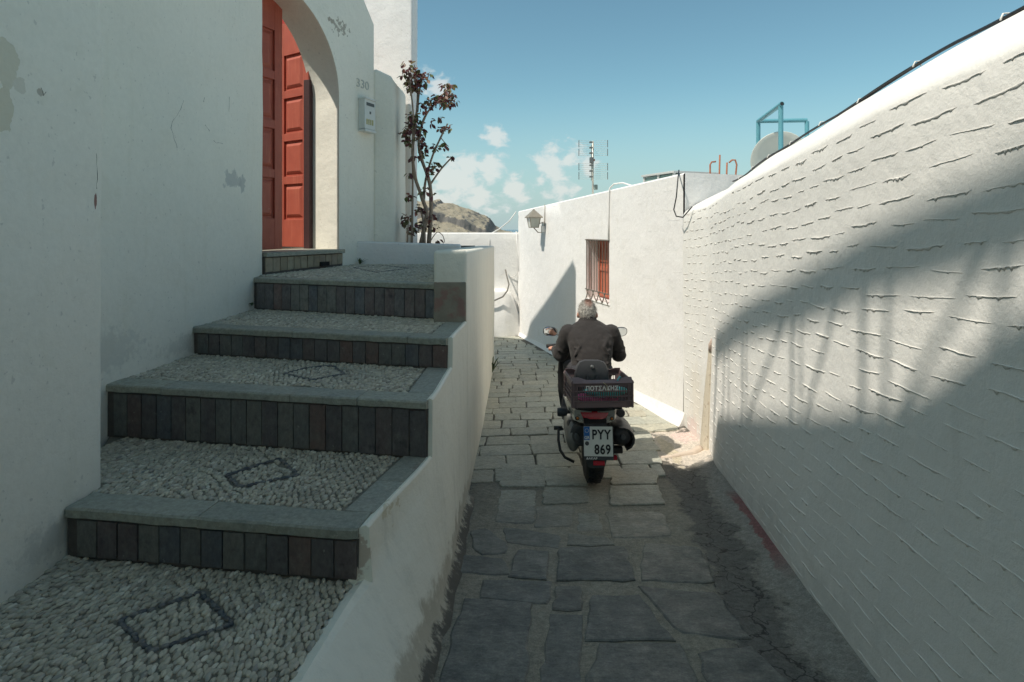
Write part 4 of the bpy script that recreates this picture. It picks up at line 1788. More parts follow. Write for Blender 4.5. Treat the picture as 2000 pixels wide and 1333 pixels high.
CL = [(378, 335, 34, 16), (385, 375, 44, 30), (412, 410, 40, 24), (445, 395, 34, 22), (385, 440, 22, 10), (420, 440, 30, 16), (575, 440, 34, 22), (590, 495, 36, 28), (560, 500, 34, 24), (530, 500, 30, 18), (490, 510, 30, 16),
      (460, 530, 26, 12), (395, 590, 34, 22), (410, 625, 40, 30), (375, 660, 30, 14), (440, 650, 22, 10), (385, 705, 26, 12), (430, 690, 26, 12), (455, 735, 22, 12), (440, 775, 24, 12), (515, 738, 16, 8), (560, 728, 18, 9),
      (575, 640, 16, 8), (540, 645, 10, 5), (505, 830, 22, 14), (480, 860, 16, 7), (400, 790, 14, 6), (385, 870, 12, 4), (460, 950, 18, 7), (378, 990, 16, 6), (430, 1050, 26, 14), (365, 1095, 26, 14), (395, 1150, 26, 14),
      (440, 1130, 22, 12), (490, 1085, 18, 8), (510, 1140, 16, 6), (595, 785, 9, 4), (490, 370, 10, 4), (535, 590, 6, 3), (495, 610, 14, 4), (525, 1205, 10, 2), (500, 975, 10, 2)]
mb = MB()
rg = random.Random(5)
for (cx, cy, r, n) in CL:
    for _ in range(int(n * 1.7)):
        a = rg.uniform(0, 6.283); q = r * math.sqrt(rg.random())
        c = zp(cx + q * math.cos(a), cy + q * math.sin(a), 6.93 + rg.uniform(-.14, .14))
        L_ = rg.uniform(.045, .085); w = L_ * rg.uniform(.5, .68)
        cu = rg.uniform(-.25, .35)
        vs = [(0, 0, 0), (w * .45, L_ * .35, .12 * L_), (-w * .45, L_ * .35, .12 * L_), (0, L_ * .38, 0), (w * .42, L_ * .68, .10 * L_ - cu * L_ * .2), (-w * .42, L_ * .68, .10 * L_ - cu * L_ * .2), (0, L_ * .7, -cu * L_ * .2), (0, L_, -cu * L_ * .55)]
        fs = [(0, 1, 3), (0, 3, 2), (1, 4, 6, 3), (2, 3, 6, 5), (4, 7, 6), (5, 6, 7)]
        e = Euler((rg.uniform(-1.9, .4), rg.uniform(-.8, .8), rg.uniform(0, 6.283)))
        mb.add(vs, fs, Matrix.Translation(c) @ e.to_matrix().to_4x4())
o = mb.build("foliage", M_leaf, shrub, True, fixn=False)
o["kind"] = "stuff"

# weeds
M_weed = simple("weed_leaf", (.075, .11, .035), .6, var=.3, scale=40)


def weed(name, base, n, L_, label, spread=.9, w=.012, cat="weed"):
    mb = MB()
    for k in range(n):
        a = rg.uniform(0, 6.283); tilt = rg.uniform(.2, spread)
        P = []
        for s in range(5):
            t_ = s / 4
            r_ = L_ * math.sin(tilt) * t_ * (1 + .4 * t_)
            P.append(Vector(base) + Vector((math.cos(a) * r_, math.sin(a) * r_, L_ * math.cos(tilt) * t_ * (1 - .25 * t_))))
        sd = Vector((-math.sin(a), math.cos(a), 0))
        ws = [.4, 1, .9, .6, .06]
        G = [[P[s] - sd * w * ws[s] * .5, P[s] + Vector((0, 0, -.002)), P[s] + sd * w * ws[s] * .5] for s in range(5)]
        mb.grid(G)
    return tag(mb.build(name, M_weed, None, True, fixn=False), label, cat)


w_ = on_doorwall(695, 512)[0]
weed("weed", (w_.x + .05, w_.y - .03, 1.315), 9, .10, "spiky green weed growing beside the doorstep", .8, .014)
weed("weed", (-.31, 8.6, zg(8.6)), 14, .34, "leafy green weed at the far foot of the stair side wall", .5, .05)
weed("weed", tuple(on_plane(492, 598, -2.19)), 10, .045, "tiny weed where the fourth riser meets the wall", 1.2, .01)

# ------------------------------------------------------------------ ridged boundary wall on the right
ZF = [(-6, 2.9), (0, 2.28), (1.5, 2.17), (2.1, 2.15), (3.5, 2.06), (4.6, 1.99), (5.4, 1.93), (6.15, 1.87)]
rw = empty("ridged_wall", (1.6, 3.0, -.2), "long white boundary wall with rows of ridged mortar joints", "wall")


def rwall_face(y, z):
    x = rx(y) + .010 * noise.noise(Vector((y * .9, z * .9, 2))) + .004 * noise.noise(Vector((y * 3, z * 3, 8)))
    # the wall swells towards its foot near the drain
    x -= .03 * math.exp(-((y - 5.0) / .4) ** 2) * max(0, 1 - (z + .3) / .8)
    return x


P = []
ys = [-5 + .12 * i for i in range(int(11.15 / .12))] + [6.15]
for y in ys:
    zf = interp(ZF, y)
    g = zg(y)
    row = [Vector((rx(y), y, g - .4))]
    for k in range(17):
        z = lerp(g - .02, zf - .03, k / 16)
        row.append(Vector((rwall_face(y, z), y, z)))
    x0 = rwall_face(y, zf)
    cw = .25 if y < 5.4 else lerp(.25, .17, (y - 5.4) / .75)
    hc = .20 if y < 5.2 else lerp(.20, .10, (y - 5.2) / .95)
    wob = .010 * noise.noise(Vector((y * 1.6, 0, 4)))
    row += [Vector((x0 + .006, y, zf - .008)), Vector((x0 + .03, y, zf + .02 + wob)), Vector((x0 + cw * .45, y, zf + hc * .48 + wob)), Vector((x0 + cw * .85, y, zf + hc * .9 + wob)), Vector((x0 + cw, y, zf + hc)),
            Vector((x0 + cw + .06, y, zf + hc + .01)), Vector((x0 + cw + .16, y, zf + hc - .02)), Vector((x0 + cw + .18, y, g - .4))]
    P.append(row)
mb = MB(); mb.grid(P)
mb.build("wall", M_rwall, rw, True, fixn=True)

M_ridge = simple("ridge_mortar", (.80, .77, .72), .9, var=.06, scale=30, bump=.4, bscale=120)


def ridge_mesh(rg_, L_, thick=1.0, drip=1.0):
    n = 18
    vs, fs = [], []
    ph = rg_.uniform(0, 9)
    for i in range(n + 1):
        t_ = i / n
        u = (t_ - .5) * L_
        e = min(1, 6 * t_, 6 * (1 - t_))
        wv = .006 * noise.noise(Vector((u * 9, ph, 0))) + .003 * noise.noise(Vector((u * 30, ph, 3)))
        th = (.0024 + .0016 * noise.noise(Vector((u * 25, ph, 5)))) * (.3 + .7 * e) * thick
        pr = (.0050 + .0022 * noise.noise(Vector((u * 18, ph, 8)))) * (.2 + .8 * e) * thick
        dr = max(0, rg_.uniform(-1.0, 1)) * .011 * e * drip
        vs += [(u, wv + th, -.004), (u, wv + th * .5, pr * .85), (u, wv - th * .3, pr), (u, wv - th - dr, pr * .35), (u, wv - th - dr * 1.1, -.004)]
    for i in range(n):
        for k in range(4):
            fs.append((i * 5 + k, (i + 1) * 5 + k, (i + 1) * 5 + k + 1, i * 5 + k + 1))
    return vs, fs


rg = random.Random(21)
RID = []
for k in range(12):
    vs, fs = ridge_mesh(rg, 1.0 if False else [.13, .16, .18, .20, .22, .25][k % 6], .85, 1.3)
    mb = MB(); mb.add(vs, fs)
    RID.append((mb.mesh("mortar_ridge", M_ridge, True), [.13, .16, .18, .20, .22, .25][k % 6], vs, fs))
cands = []
rows = 27
for r_ in range(rows):
    y = .72 + rg.uniform(0, .2)
    while y < 6.05:
        v = (r_ + .7) / (rows + .25)
        k = rg.randrange(12)
        L_ = RID[k][1]
        shr = lerp(1.0, .62, min(1, max(0, (y - 2.4) / 2.2)))
        L_ *= shr
        yc = y + L_ / 2
        zf = interp(ZF, yc); g = zg(yc)
        z = lerp(g + .02, zf, v) + rg.uniform(-.012, .012) + .025 * noise.noise(Vector((yc * 1.1, r_ * 3.1, 0)))
        if zf - z > .03 and rg.random() < .97 and not (5.32 < yc < 5.62 and z < .65):
            e = .1
            za = lerp(zg(yc - e) + .02, interp(ZF, yc - e), v); zb_ = lerp(zg(yc + e) + .02, interp(ZF, yc + e), v)
            p = Vector((rwall_face(yc, z), yc, z))
            u = Vector((rwall_face(yc + e, z) - rwall_face(yc - e, z), 2 * e, (zb_ - za))).normalized()
            u = (u + Vector((0, 0, rg.uniform(-.05, .05)))).normalized()
            nrm = Vector((-1, 0, 0)); nrm = (nrm - u * nrm.dot(u)).normalized()
            w = nrm.cross(u).normalized()
            if w.z < 0:
                w = -w
            # rows near the top press closer together
            Mx = Matrix((u, w, nrm)).transposed().to_4x4(); Mx.translation = p
            s = rg.uniform(.75, 1.15) * shr
            soft = rg.choice([1, .9, .8, .6]) * (.85 if yc < 2.6 else 1.0)
            Mx = Mx @ Matrix.Diagonal((s, soft, soft, 1))
            cands.append((L_ * s / yc, k, Mx))
        y += L_ + rg.uniform(.025, .075)
cands.sort(key=lambda q: -q[0])
rest = MB()
for i, (_, k, Mx) in enumerate(cands):
    if i < 298:
        o = bpy.data.objects.new("mortar_ridge", RID[k][0])
        COL.objects.link(o)
        o.parent = rw
        M2 = Mx.copy(); M2.translation -= WL[rw.name]
        o.matrix_basis = M2
    else:
        rest.add(RID[k][2], RID[k][3], Mx)
if rest.v:
    o = rest.build("mortar_ridges", M_ridge, rw, True, fixn=False)
    o["kind"] = "stuff"

# black cable clipped along the coping
cb = empty("black_cable", (1.7, 3.0, 2.2), "black cable clipped along the top of the ridged wall", "cable")
M_cable = simple("cable_black", (.02, .022, .025), .5)
M_clip = simple("clip_white", (.75, .74, .70), .6)
Q = []
y = -2.0
while y < 5.5:
    zf = interp(ZF, y)
    sag = .008 * math.sin(y * 6.0)
    Q.append(Vector((rwall_face(y, zf) + .243 + .01 * noise.noise(Vector((y * 2, 1, 1))), y, zf + .21 + sag * .6)))
    y += .08
mb = MB(); mb.tube(Q, .0065, 8); mb.build("cord", M_cable, cb, True)
mb = MB(); mb.tube([q + Vector((-.013, 0, -.004 + .004 * math.sin(i * .35))) for i, q in enumerate(Q)], .005, 6); mb.build("cord", M_cable, cb, True)
for i in range(6, len(Q), 6):
    m = MB(); m.tube([Q[i] + Vector((-.026, -.006, -.012)), Q[i] + Vector((-.012, 0, .009)), Q[i] + Vector((.006, .0, .011)), Q[i] + Vector((.014, .004, -.006))], .0032, 6)
    m.build("clip", M_clip, cb, True)

# rendered drainpipe casing at the end of the ridged wall
dp = empty("drainpipe", (1.74, 5.45, zg(5.45)), "beige rendered drainpipe casing at the corner of the ridged wall", "drainpipe")
t = NT("drain_render", .9)
n_ = t.noise(9, 6, .68)
c_ = t.mix(n_, (.50, .44, .34), (.68, .62, .51))
c_ = t.mix(t.sstep(t.noise(24, 4, .6), .60, .68, 0, .6), c_, (.30, .22, .15))
t.color(c_); t.normal(t.bump(n_, .6, .012))
M_drain = t.m
rings = []
for k in range(16):
    t_ = k / 15
    z = lerp(zg(5.42) - .05, .62, t_)
    y = lerp(5.42, 5.33, t_)
    w = lerp(.075, .022, t_ ** 1.2); o_ = lerp(.07, .022, t_)
    x = rwall_face(y, z)
    j = .006 * noise.noise(Vector((z * 9, 3, 3)))
    rings.append([Vector((x + .05, y - w, z)), Vector((x - o_ * .5, y - w + j, z)), Vector((x - o_, y - w * .4, z)), Vector((x - o_, y + w * .4 + j, z)), Vector((x - o_ * .5, y + w, z)), Vector((x + .05, y + w, z))])
mb = MB(); mb.loft(rings, True); mb.build("casing", M_drain, dp, True, angle=50)
m = MB(); m.tube([(rwall_face(5.31, .64) - .01, 5.315, .60), (rwall_face(5.31, .66) - .012, 5.31, .66), (rwall_face(5.31, .72) + .004, 5.30, .725)], [.016, .016, .004], 8)
m.build("broken_pipe_end", simple("pink_clay", (.46, .36, .30), .8, var=.6, scale=40, bump=.5), dp, True)
# cement kerb leading from it across the lane
Q = [Vector((1.72, 5.40, zg(5.4) + .005)), Vector((1.62, 5.30, zg(5.3) + .0)), Vector((1.45, 5.25, zg(5.25) - .005)), Vector((1.22, 5.22, zg(5.22) - .015))]
Qs = [Q[i].lerp(Q[i + 1], k / 5) for i in range(3) for k in range(5)] + [Q[-1]]
m = MB(); m.tube([q + Vector((0, .02 * noise.noise(q * 7), 0)) for q in Qs], [lerp(.05, .012, i / (len(Qs) - 1)) for i in range(len(Qs))], 8, flat=.9)
m.build("cement_ridge", simple("cement_pink", (.60, .50, .41), .9, var=.15, scale=20, bump=.5), dp, True)

# roof terrace of the house behind the ridged wall
nb = empty("neighbour_house", (3.6, 1.0, -.5), "flat-roofed white house behind the ridged wall", "house")
extrude_plan([(1.75, -6), (7, -6), (7, 6.0), (2.32, 6.0), (2.25, 4.0)], -.8, 1.88, step=.4, rnd=.03, disp=.01).build("wall", M_white, nb, True, angle=60)

# blue pipe frame and dish on it
bf = empty("blue_frame", (2.5, 5.6, 1.9), "pale blue tubular steel frame above the ridged wall", "frame")
M_blue = simple("blue_paint", (.12, .34, .40), .5, var=.15, scale=20)
pa = px(1525, 208, 5.2); pb = px(1481, 236, 6.0); pc = px(1576, 238, 5.95)
zr = 2.80
pa.z = pb.z = pc.z = zr
for p in (pa, pb, pc):
    m = MB(); m.tube([(p.x, p.y, 1.9), (p.x, p.y, zr - .012)], .021, 10); m.build("post", M_blue, bf, True, angle=50)
d1 = (pa - pb).normalized()
for a, b in ((pb - d1 * .0, pa + d1 * .035), (pb, pc)):
    m = MB(); m.tube([a, b], .021, 10); m.build("rail", M_blue, bf, True, angle=50)
m = MB(); e = pa + d1 * .0355; m.tube([e, e + d1 * .002], .016, 10); m.build("pipe_mouth", M_cable, bf)
dish = empty("satellite_dish", (2.62, 5.7, 1.9), "pale grey satellite dish inside the blue frame", "satellite dish")
M_dish = simple("dish_grey", (.55, .57, .52), .5, var=.05)
c = px(1522, 312, 5.72)
prof = [(.001, .05), (.08, .044), (.16, .026), (.22, .008), (.27, -.012), (.272, -.016), (.265, -.018), (.2, .0), (.1, .03), (.001, .036)]
m = MB(); m.lathe(prof, tuple(c), axis='y', n=36, rot=(R(12), 0, R(-8)))
m.build("reflector", M_dish, dish, True)
m = MB(); m.tube([(c.x, c.y + .06, 1.86), (c.x, c.y + .06, c.z)], .018, 8); m.build("mast", M_dish, dish, True)
m = MB(); m.tube([(c.x, c.y - .02, c.z - .25), (c.x, c.y - .3, c.z - .2)], .01, 6); m.box((c.x, c.y - .32, c.z - .2), (.05, .08, .05)); m.build("feed_arm", M_dish, dish)

# ------------------------------------------------------------------ far house along the lane
fh = empty("lane_house", (2.0, 9.0, -.5), "sunlit white house with the barred window along the lane", "house")
du = (FARW1 - FARW0); LW = du.length; du.normalize()
nf = Vector((-du.y, du.x))       # candidate normal
if nf.x > 0:
    nf = -nf                     # outward, towards the lane


def fw(u, z, o=0.0):
    p = FARW0 + du * u + nf * o
    return Vector((p.x, p.y, z))


def ftop(u):
    return lerp(2.29, 2.075, u / LW)


YU = lambda y: (y - 6.15) / (12.3 - 6.15) * LW
u0, u1 = YU(7.93), YU(8.71)
z0, z1 = .69, 1.556
us = [0.0] + [u0 * k / 7 for k in range(1, 7)] + [u0] + [lerp(u0, u1, k / 4) for k in range(1, 4)] + [u1] + [lerp(u1, LW, k / 14) for k in range(1, 15)]
zfr = [-.9, -.5, -.2, .1, .4, z0, z0 + .22, z0 + .44, z0 + .66, z1, 1.75, 1.9]
mb = MB()
V = {}
for i, u in enumerate(us):
    col = zfr + [ftop(u) - .02, ftop(u)]
    for j, z in enumerate(col):
        hole_edge = (u0 - 1e-6 <= u <= u1 + 1e-6) and (z0 - 1e-6 <= z <= z1 + 1e-6)
        o_ = 0 if hole_edge else .010 * noise.noise(Vector((u * .8, z * .8, 6)))
        if j == len(col) - 1:
            o_ = -.02
        V[(i, j)] = len(mb.v)
        mb.v.append(tuple(fw(u, z, o_)))
iu0, iu1 = us.index(u0), us.index(u1)
jz0, jz1 = zfr.index(z0), zfr.index(z1)
for i in range(len(us) - 1):
    for j in range(len(zfr) + 1):
        if iu0 <= i < iu1 and jz0 <= j < jz1:
            continue
        mb.f.append((V[(i, j)], V[(i + 1, j)], V[(i + 1, j + 1)], V[(i, j + 1)])); mb.mi.append(0)
# reveals of the window
D_ = .22
cor = [fw(u0, z0), fw(u1, z0), fw(u1, z1), fw(u0, z1)]
cin = [fw(u0, z0, -D_), fw(u1, z0, -D_), fw(u1, z1, -D_), fw(u0, z1, -D_)]
for k in range(4):
    k2 = (k + 1) % 4
    mb.add([cor[k], cor[k2], cin[k2], cin[k]], [(0, 1, 2, 3)])
# near end, far end, back, roof
n0 = [fw(0, -.9), fw(0, ftop(0), -.02)]
ne = [Vector((5.2, 6.75, -.9)), Vector((5.2, 6.75, 2.22))]
fe = [Vector((5.4, 13.3, -.9)), Vector((5.4, 13.3, 2.0))]
f0 = [fw(LW, -.9), fw(LW, ftop(LW), -.02)]
for a, b in ((n0, ne), (ne, fe), (fe, f0)):
    mb.add([a[0], b[0], b[1], a[1]], [(0, 1, 2, 3)])
mb.add([n0[1], ne[1], fe[1], f0[1]], [(0, 1, 2, 3)])
mb.build("wall", M_far, fh, True, fixn=False, angle=40)
# rounded plaster foot
rings = []
for k in range(30):
    u = lerp(-.03, LW + .05, k / 29)
    p = fw(u, 0)
    g = zg(p.y)
    hgt = lerp(.15, .08, min(1, k / 14)); o_ = lerp(.085, .05, min(1, k / 14)) + .015 * noise.noise(Vector((u * 2, 0, 0)))
    rings.append([fw(u, g - .3, -.02), fw(u, g + hgt, -.02), fw(u, g + hgt, .004), fw(u, g + hgt * .55, o_ * .35), fw(u, g + hgt * .2, o_ * .7), fw(u, g - .01, o_), fw(u, g - .3, o_)])
mb = MB(); mb.loft(rings, True); mb.build("plaster_foot", M_far, fh, True, angle=60)
# faint painted-over joints
rg = random.Random(31)
mb = MB()
for r_ in range(22):
    u = rg.uniform(0, .2)
    z_ = -.15 + r_ * .108
    while u < LW - .3:
        L_ = rg.uniform(.16, .34)
        uc = u + L_ / 2
        zc_ = z_ + rg.uniform(-.012, .012) - .01 * uc
        if rg.random() < .6 and zc_ < ftop(uc) - .06 and not (u0 - .12 < uc < u1 + .12 and z0 - .05 < zc_ < z1 + .05):
            vs, fs = ridge_mesh(rg, L_, .5, .2)
            Mx = Matrix((Vector((du.x, du.y, 0)), Vector((0, 0, 1)), Vector((nf.x, nf.y, 0)))).transposed().to_4x4()
            Mx.translation = fw(uc, zc_, .010 * noise.noise(Vector((uc * .8, zc_ * .8, 6))) - .001)
            mb.add(vs, fs, Mx)
        u += L_ + rg.uniform(.05, .3)
o = mb.build("painted_joints", M_far, fh, True, fixn=False)
o["kind"] = "stuff"
# window: red shutter leaves set back in the reveal, and the iron grille
win = MB(); win.add([fw(u0, z0, -D_ + .002), fw(u1, z0, -D_ + .002), fw(u1, z1, -D_ + .002), fw(u0, z1, -D_ + .002), fw(u0, z0, -D_ - .04), fw(u1, z0, -D_ - .04), fw(u1, z1, -D_ - .04), fw(u0, z1, -D_ - .04)],
                    [(0, 1, 2, 3), (7, 6, 5, 4), (0, 4, 5, 1), (1, 5, 6, 2), (2, 6, 7, 3), (3, 7, 4, 0)])
M_shut = simple("shutter_red", (.44, .13, .075), .55, var=.12, scale=14)
win = win.build("window", M_shut, fh)


def fbox(ua, ub, za, zb_, oa, ob, name, mat, parent, bev=.003):
    m = MB()
    vs = [fw(ua, za, oa), fw(ub, za, oa), fw(ub, zb_, oa), fw(ua, zb_, oa), fw(ua, za, ob), fw(ub, za, ob), fw(ub, zb_, ob), fw(ua, zb_, ob)]
    m.add(vs, [(0, 3, 2, 1), (4, 5, 6, 7), (0, 1, 5, 4), (1, 2, 6, 5), (2, 3, 7, 6), (3, 0, 4, 7)])
    return m.build(name, mat, parent, bevel=bev)


um = (u0 + u1) / 2
for (a, b) in ((u0 + .01, um - .004), (um + .004, u1 - .01)):
    fbox(a, b, z0 + .03, z1 - .02, -D_ + .003, -D_ + .018, "shutter_leaf", M_shut, win)
    fbox(a, a + .05, z0 + .03, z1 - .02, -D_ + .0185, -D_ + .034, "stile", M_shut, win)
    fbox(b - .05, b, z0 + .03, z1 - .02, -D_ + .0185, -D_ + .034, "stile", M_shut, win)
    for (za, zb_) in ((z0 + .03, z0 + .10), (z0 + .40, z0 + .46), (z1 - .09, z1 - .02)):
        fbox(a + .051, b - .051, za, zb_, -D_ + .0185, -D_ + .033, "rail", M_shut, win)
M_iron = simple("grille_iron", (.16, .145, .12), .6, metal=.3, var=.25, scale=30)
gr = empty("window_grille", tuple(fw(um, z0, .01)), "iron window grille with zigzag foot on the sunlit house", "grille")
for k in range(9):
    u = lerp(u0 + .02, u1 - .02, k / 8)
    m = MB(); m.tube([fw(u, z0 + .13, .006), fw(u, z1 - .01, .006)], .0055, 6); m.build("bar", M_iron, gr)
for z in (z1 - .012, z0 + .13):
    m = MB(); m.tube([fw(u0 - .01, z, .012), fw(u1 + .01, z, .012)], .008, 6); m.build("crossbar", M_iron, gr)
for k in range(8):
    ua = lerp(u0 + .01, u1 - .01, k / 8); ub = lerp(u0 + .01, u1 - .01, (k + 1) / 8)
    za, zb_ = (z0 - .02, z0 + .13) if k % 2 == 0 else (z0 + .13, z0 - .02)
    m = MB(); m.tube([fw(ua, za, .012), fw(ub, zb_, .035 if k % 2 == 0 else .012)], .007, 6); m.build("zigzag_bar", M_iron, gr)
# sill
fbox(u0 - .01, u1 + .01, z0 - .02, z0 - .002, -D_, .012, "window_sill", M_far, fh)

# wall lantern
ub = YU(10.62)
wl = empty("wall_lantern", tuple(fw(ub, 1.66)), "old glass street lantern bracketed high on the sunlit house", "lantern")
M_lampm = simple("lantern_metal", (.34, .30, .24), .55, metal=.4, var=.2, scale=30)
t = NT("lantern_glass", .25)
t.color(t.mix(t.noise(8, 4), (.55, .56, .48), (.68, .68, .60)))
t.b.inputs['Transmission Weight'].default_value = .35
M_lglass = t.m
lc = fw(ub, 0, .20)


def sq(h, z, c=lc, tw=.25):
    return [Vector((c.x + h * math.cos(a + tw), c.y + h * math.sin(a + tw), z)) for a in [math.pi / 4 + k * math.pi / 2 for k in range(4)]]


for k in range(4):
    b0, b1 = sq(.098, 1.735), sq(.138, 1.905)
    m = MB(); m.add([b0[k], b0[(k + 1) % 4], b1[(k + 1) % 4], b1[k]], [(0, 1, 2, 3)])
    m.build("pane", M_lglass, wl)
    m = MB(); m.tube([b0[k], b1[k]], .007, 6); m.build("corner_bar", M_lampm, wl)
m = MB(); m.loft([sq(.185, 1.902), sq(.188, 1.915), sq(.10, 1.985), sq(.035, 2.035), sq(.012, 2.06)]); m.build("roof", M_lampm, wl)
m = MB(); m.loft([sq(.105, 1.722), sq(.105, 1.737)]); m.build("base", M_lampm, wl)
m = MB(); m.tube([fw(ub, 1.76, .0), fw(ub, 1.64, .05), fw(ub, 1.64, .12), fw(ub, 1.725, .20)], .009, 6); m.build("bracket", M_lampm, wl, True)
m = MB(); m.tube([fw(ub, 1.83, 0), fw(ub, 1.80, .10)], .007, 6); m.build("bracket", M_lampm, wl, True)
m = MB(); p = fw(ub - .03, 1.70, .03); m.box(tuple(p), (.05, .07, .11), rot=(0, 0, math.atan2(du.y, du.x))); m.build("junction_box", M_white, wl, bevel=.006)
m = MB(); m.tube([fw(ub - .05, 1.76, .012), fw(ub - .055, 1.95, .012), fw(ub - .06, ftop(ub) + .01, .012)], .006, 6); m.build("feed_cable", M_lampm, wl, True)

# white conduit over the roof edge, black cable at the near corner
wc = MB()
uc = YU(7.92)
wc.tube([fw(uc, 1.55, .014), fw(uc, 1.9, .014), fw(uc - .02, ftop(uc) - .05, .018), fw(uc - .03, ftop(uc) + .02, .01), fw(uc - .08, ftop(uc) + .075, -.03), fw(uc - .2, ftop(uc) + .08, -.1), fw(uc - .34, ftop(uc) + .03, -.18), fw(uc - .4, ftop(uc) - .03, -.2)], .011, 8)
tag(wc.build("white_conduit", M_white, None, True), "white conduit looping over the roof edge above the window", "conduit")
wc = MB()
Q = [px(1326, 333, 6.3), px(1324, 350, 6.08), px(1321, 385, 6.08), px(1316, 410, 6.08), px(1321, 423, 6.05), px(1334, 425, 5.95), px(1345, 412, 5.85), px(1352, 404, 5.82)]
wc.tube(Q, .007, 6)
tag(wc.build("dangling_cable", M_cable, None, True), "dark cable hanging in a loop at the corner of the sunlit house", "cable")

# roof things
an = empty("tv_antenna", tuple(px(1158, 380, 9.3)), "television antenna with grid reflectors on the lane house roof", "antenna")
M_alu = simple("antenna_metal", (.62, .60, .52), .5, metal=.4, var=.1)
M_adark = simple("antenna_dark", (.12, .13, .13), .6)
ap = px(1158, 380, 9.3)
m = MB(); m.tube([(ap.x, 9.3, 2.1), (ap.x, 9.3, 3.09)], .016, 8); m.build("mast", M_alu, an, True)
for (za, zb_) in ((2.86, 3.09), (2.49, 2.73)):
    for k in range(9):
        z = lerp(za, zb_, k / 8)
        bow = .02 * abs(k - 4) / 4
        m = MB(); m.tube([(ap.x - .225, 9.27 - bow, z), (ap.x - .03, 9.29, z)], .0021, 5); m.tube([(ap.x + .03, 9.29, z), (ap.x + .225, 9.27 - bow, z)], .0021, 5)
        m.build("reflector_rod", M_alu, an)
    for s in (-1, 1):
        m = MB(); m.tube([(ap.x + s * .226, 9.262, za - .01), (ap.x + s * .226, 9.262, (za + zb_) / 2 - .012)], .006, 5); m.tube([(ap.x + s * .226, 9.262, (za + zb_) / 2 + .012), (ap.x + s * .226, 9.262, zb_ + .01)], .006, 5)
        m.build("reflector_spine", M_adark, an)
    for k in range(3):
        z = lerp(za + .03, zb_ - .03, k / 2)
        m = MB(); m.box((ap.x - .04, 9.22, z), (.05, .06, .022)); m.build("dipole_clamp", M_adark, an, bevel=.003)
m = MB(); m.tube([(ap.x - .028, 9.24, 2.46), (ap.x - .028, 9.24, 3.02)], .008, 6); m.build("feeder", M_alu, an)
m = MB(); m.box((ap.x - .03, 9.23, 2.78), (.06, .07, .09)); m.build("balun_box", M_adark, an, bevel=.005)
m = MB(); m.box((ap.x + .045, 9.28, 2.36), (.05, .05, .08)); m.build("amplifier_box", simple("amp_green", (.20, .25, .22), .5), an, bevel=.005)
m = MB(); m.box((ap.x, 9.3, 2.79), (.06, .05, .03)); m.build("mast_clamp", simple("rust", (.30, .11, .05), .8, var=.3, scale=40), an, bevel=.004)

hatch = empty("roof_hatch", (2.0, 7.4, 2.2), "low glazed metal roof hatch on the lane house", "roof hatch")
M_frame = simple("hatch_metal", (.55, .56, .54), .5, metal=.2)
h0 = px(1268, 346, 7.3); h1 = px(1328, 336, 6.75)
hd = Vector((h1.x - h0.x, h1.y - h0.y, 0)); hl = hd.length; hd.normalize(); hn = Vector((-hd.y, hd.x, 0))
hc = (h0 + h1) / 2; ang_h = math.atan2(hd.y, hd.x)
m = MB(); m.box((hc.x + .25, hc.y + .25, 2.27), (hl, .6, .16), rot=(0, 0, ang_h)); m.build("upstand", simple("hatch_glass", (.16, .24, .22), .2), hatch)
m = MB(); m.box((hc.x + .25, hc.y + .25, 2.37), (hl + .06, .66, .025), rot=(0, 0, ang_h)); m.build("lid", M_frame, hatch, bevel=.004)
for s in (-1, 0, 1):
    p = hc + hd * (s * hl / 2) + Vector((.25, .25, 0)) - hn * .302
    m = MB(); m.box((p.x, p.y, 2.27), (.03, .02, .18), rot=(0, 0, ang_h)); m.build("frame_post", M_frame, hatch)

M_rust = simple("rusty_steel", (.34, .13, .07), .8, var=.35, scale=30, bump=.4)
rods = [([(1387, 345), (1387, 322), (1390, 317), (1398, 316)], "hooked rusty rod nearest the roof hatch"), ([(1405, 345), (1406, 303)], "straight rusty rod standing between the hooked ones"),
        ([(1419, 348), (1420, 318)], "short straight rusty rod beside the last hooked one"), ([(1436, 352), (1439, 322), (1436, 313), (1430, 313), (1424, 318)], "hooked rusty rod closest to the blue frame")]
for pts, lab in rods:
    m = MB(); m.tube([px(a, b, 6.9) for a, b in ([(pts[0][0], 362)] + pts)], .010, 7)
    tag(m.build("rusty_rod", M_rust, None, True), lab, "rod", "rusty rods sticking out of the roof")

# ------------------------------------------------------------------ wall closing the lane, cables on it
ew = empty("end_wall", (-1.0, 12.5, -.6), "low sunlit white wall closing the far end of the lane", "wall")
extrude_plan([(-4.5, 12.42), (.35, 12.32), (.6, 12.7), (-4.5, 12.8)], -.8, 1.595, step=.3, rnd=.03, disp=.012, zstep=.25).build("wall", M_white, ew, True, angle=60)
rings = []
for k in range(24):
    x = lerp(-3.2, .28, k / 23)
    hz = .44 if x < -.05 else lerp(.44, -.35, min(1, (x + .05) / .3))
    o_ = .30 if x < -.1 else lerp(.30, .10, min(1, (x + .1) / .3))
    yw = 12.40 - .03 * (x + 1)
    rings.append([Vector((x, yw + .03, -.9)), Vector((x, yw - o_ - .05, -.9)), Vector((x, yw - o_ - .03, -.45)), Vector((x, yw - o_, hz - .05)), Vector((x, yw - o_ + .03, hz)), Vector((x, yw + .03, hz + .02))])
mb = MB(); mb.loft(rings, True); mb.build("ledge", M_white, ew, True, angle=60)
M_wcable = simple("cable_white", (.72, .71, .68), .6)
mb = MB(); mb.tube([px(1008, 414, 12.25), px(995, 432, 12.3), px(975, 448, 12.35), px(958, 457, 12.38), px(956, 470, 12.33), px(954, 500, 12.33)], .012, 6)
tag(mb.build("white_cable", M_wcable, None, True), "white cable strung from the house corner down to the end wall", "cable")
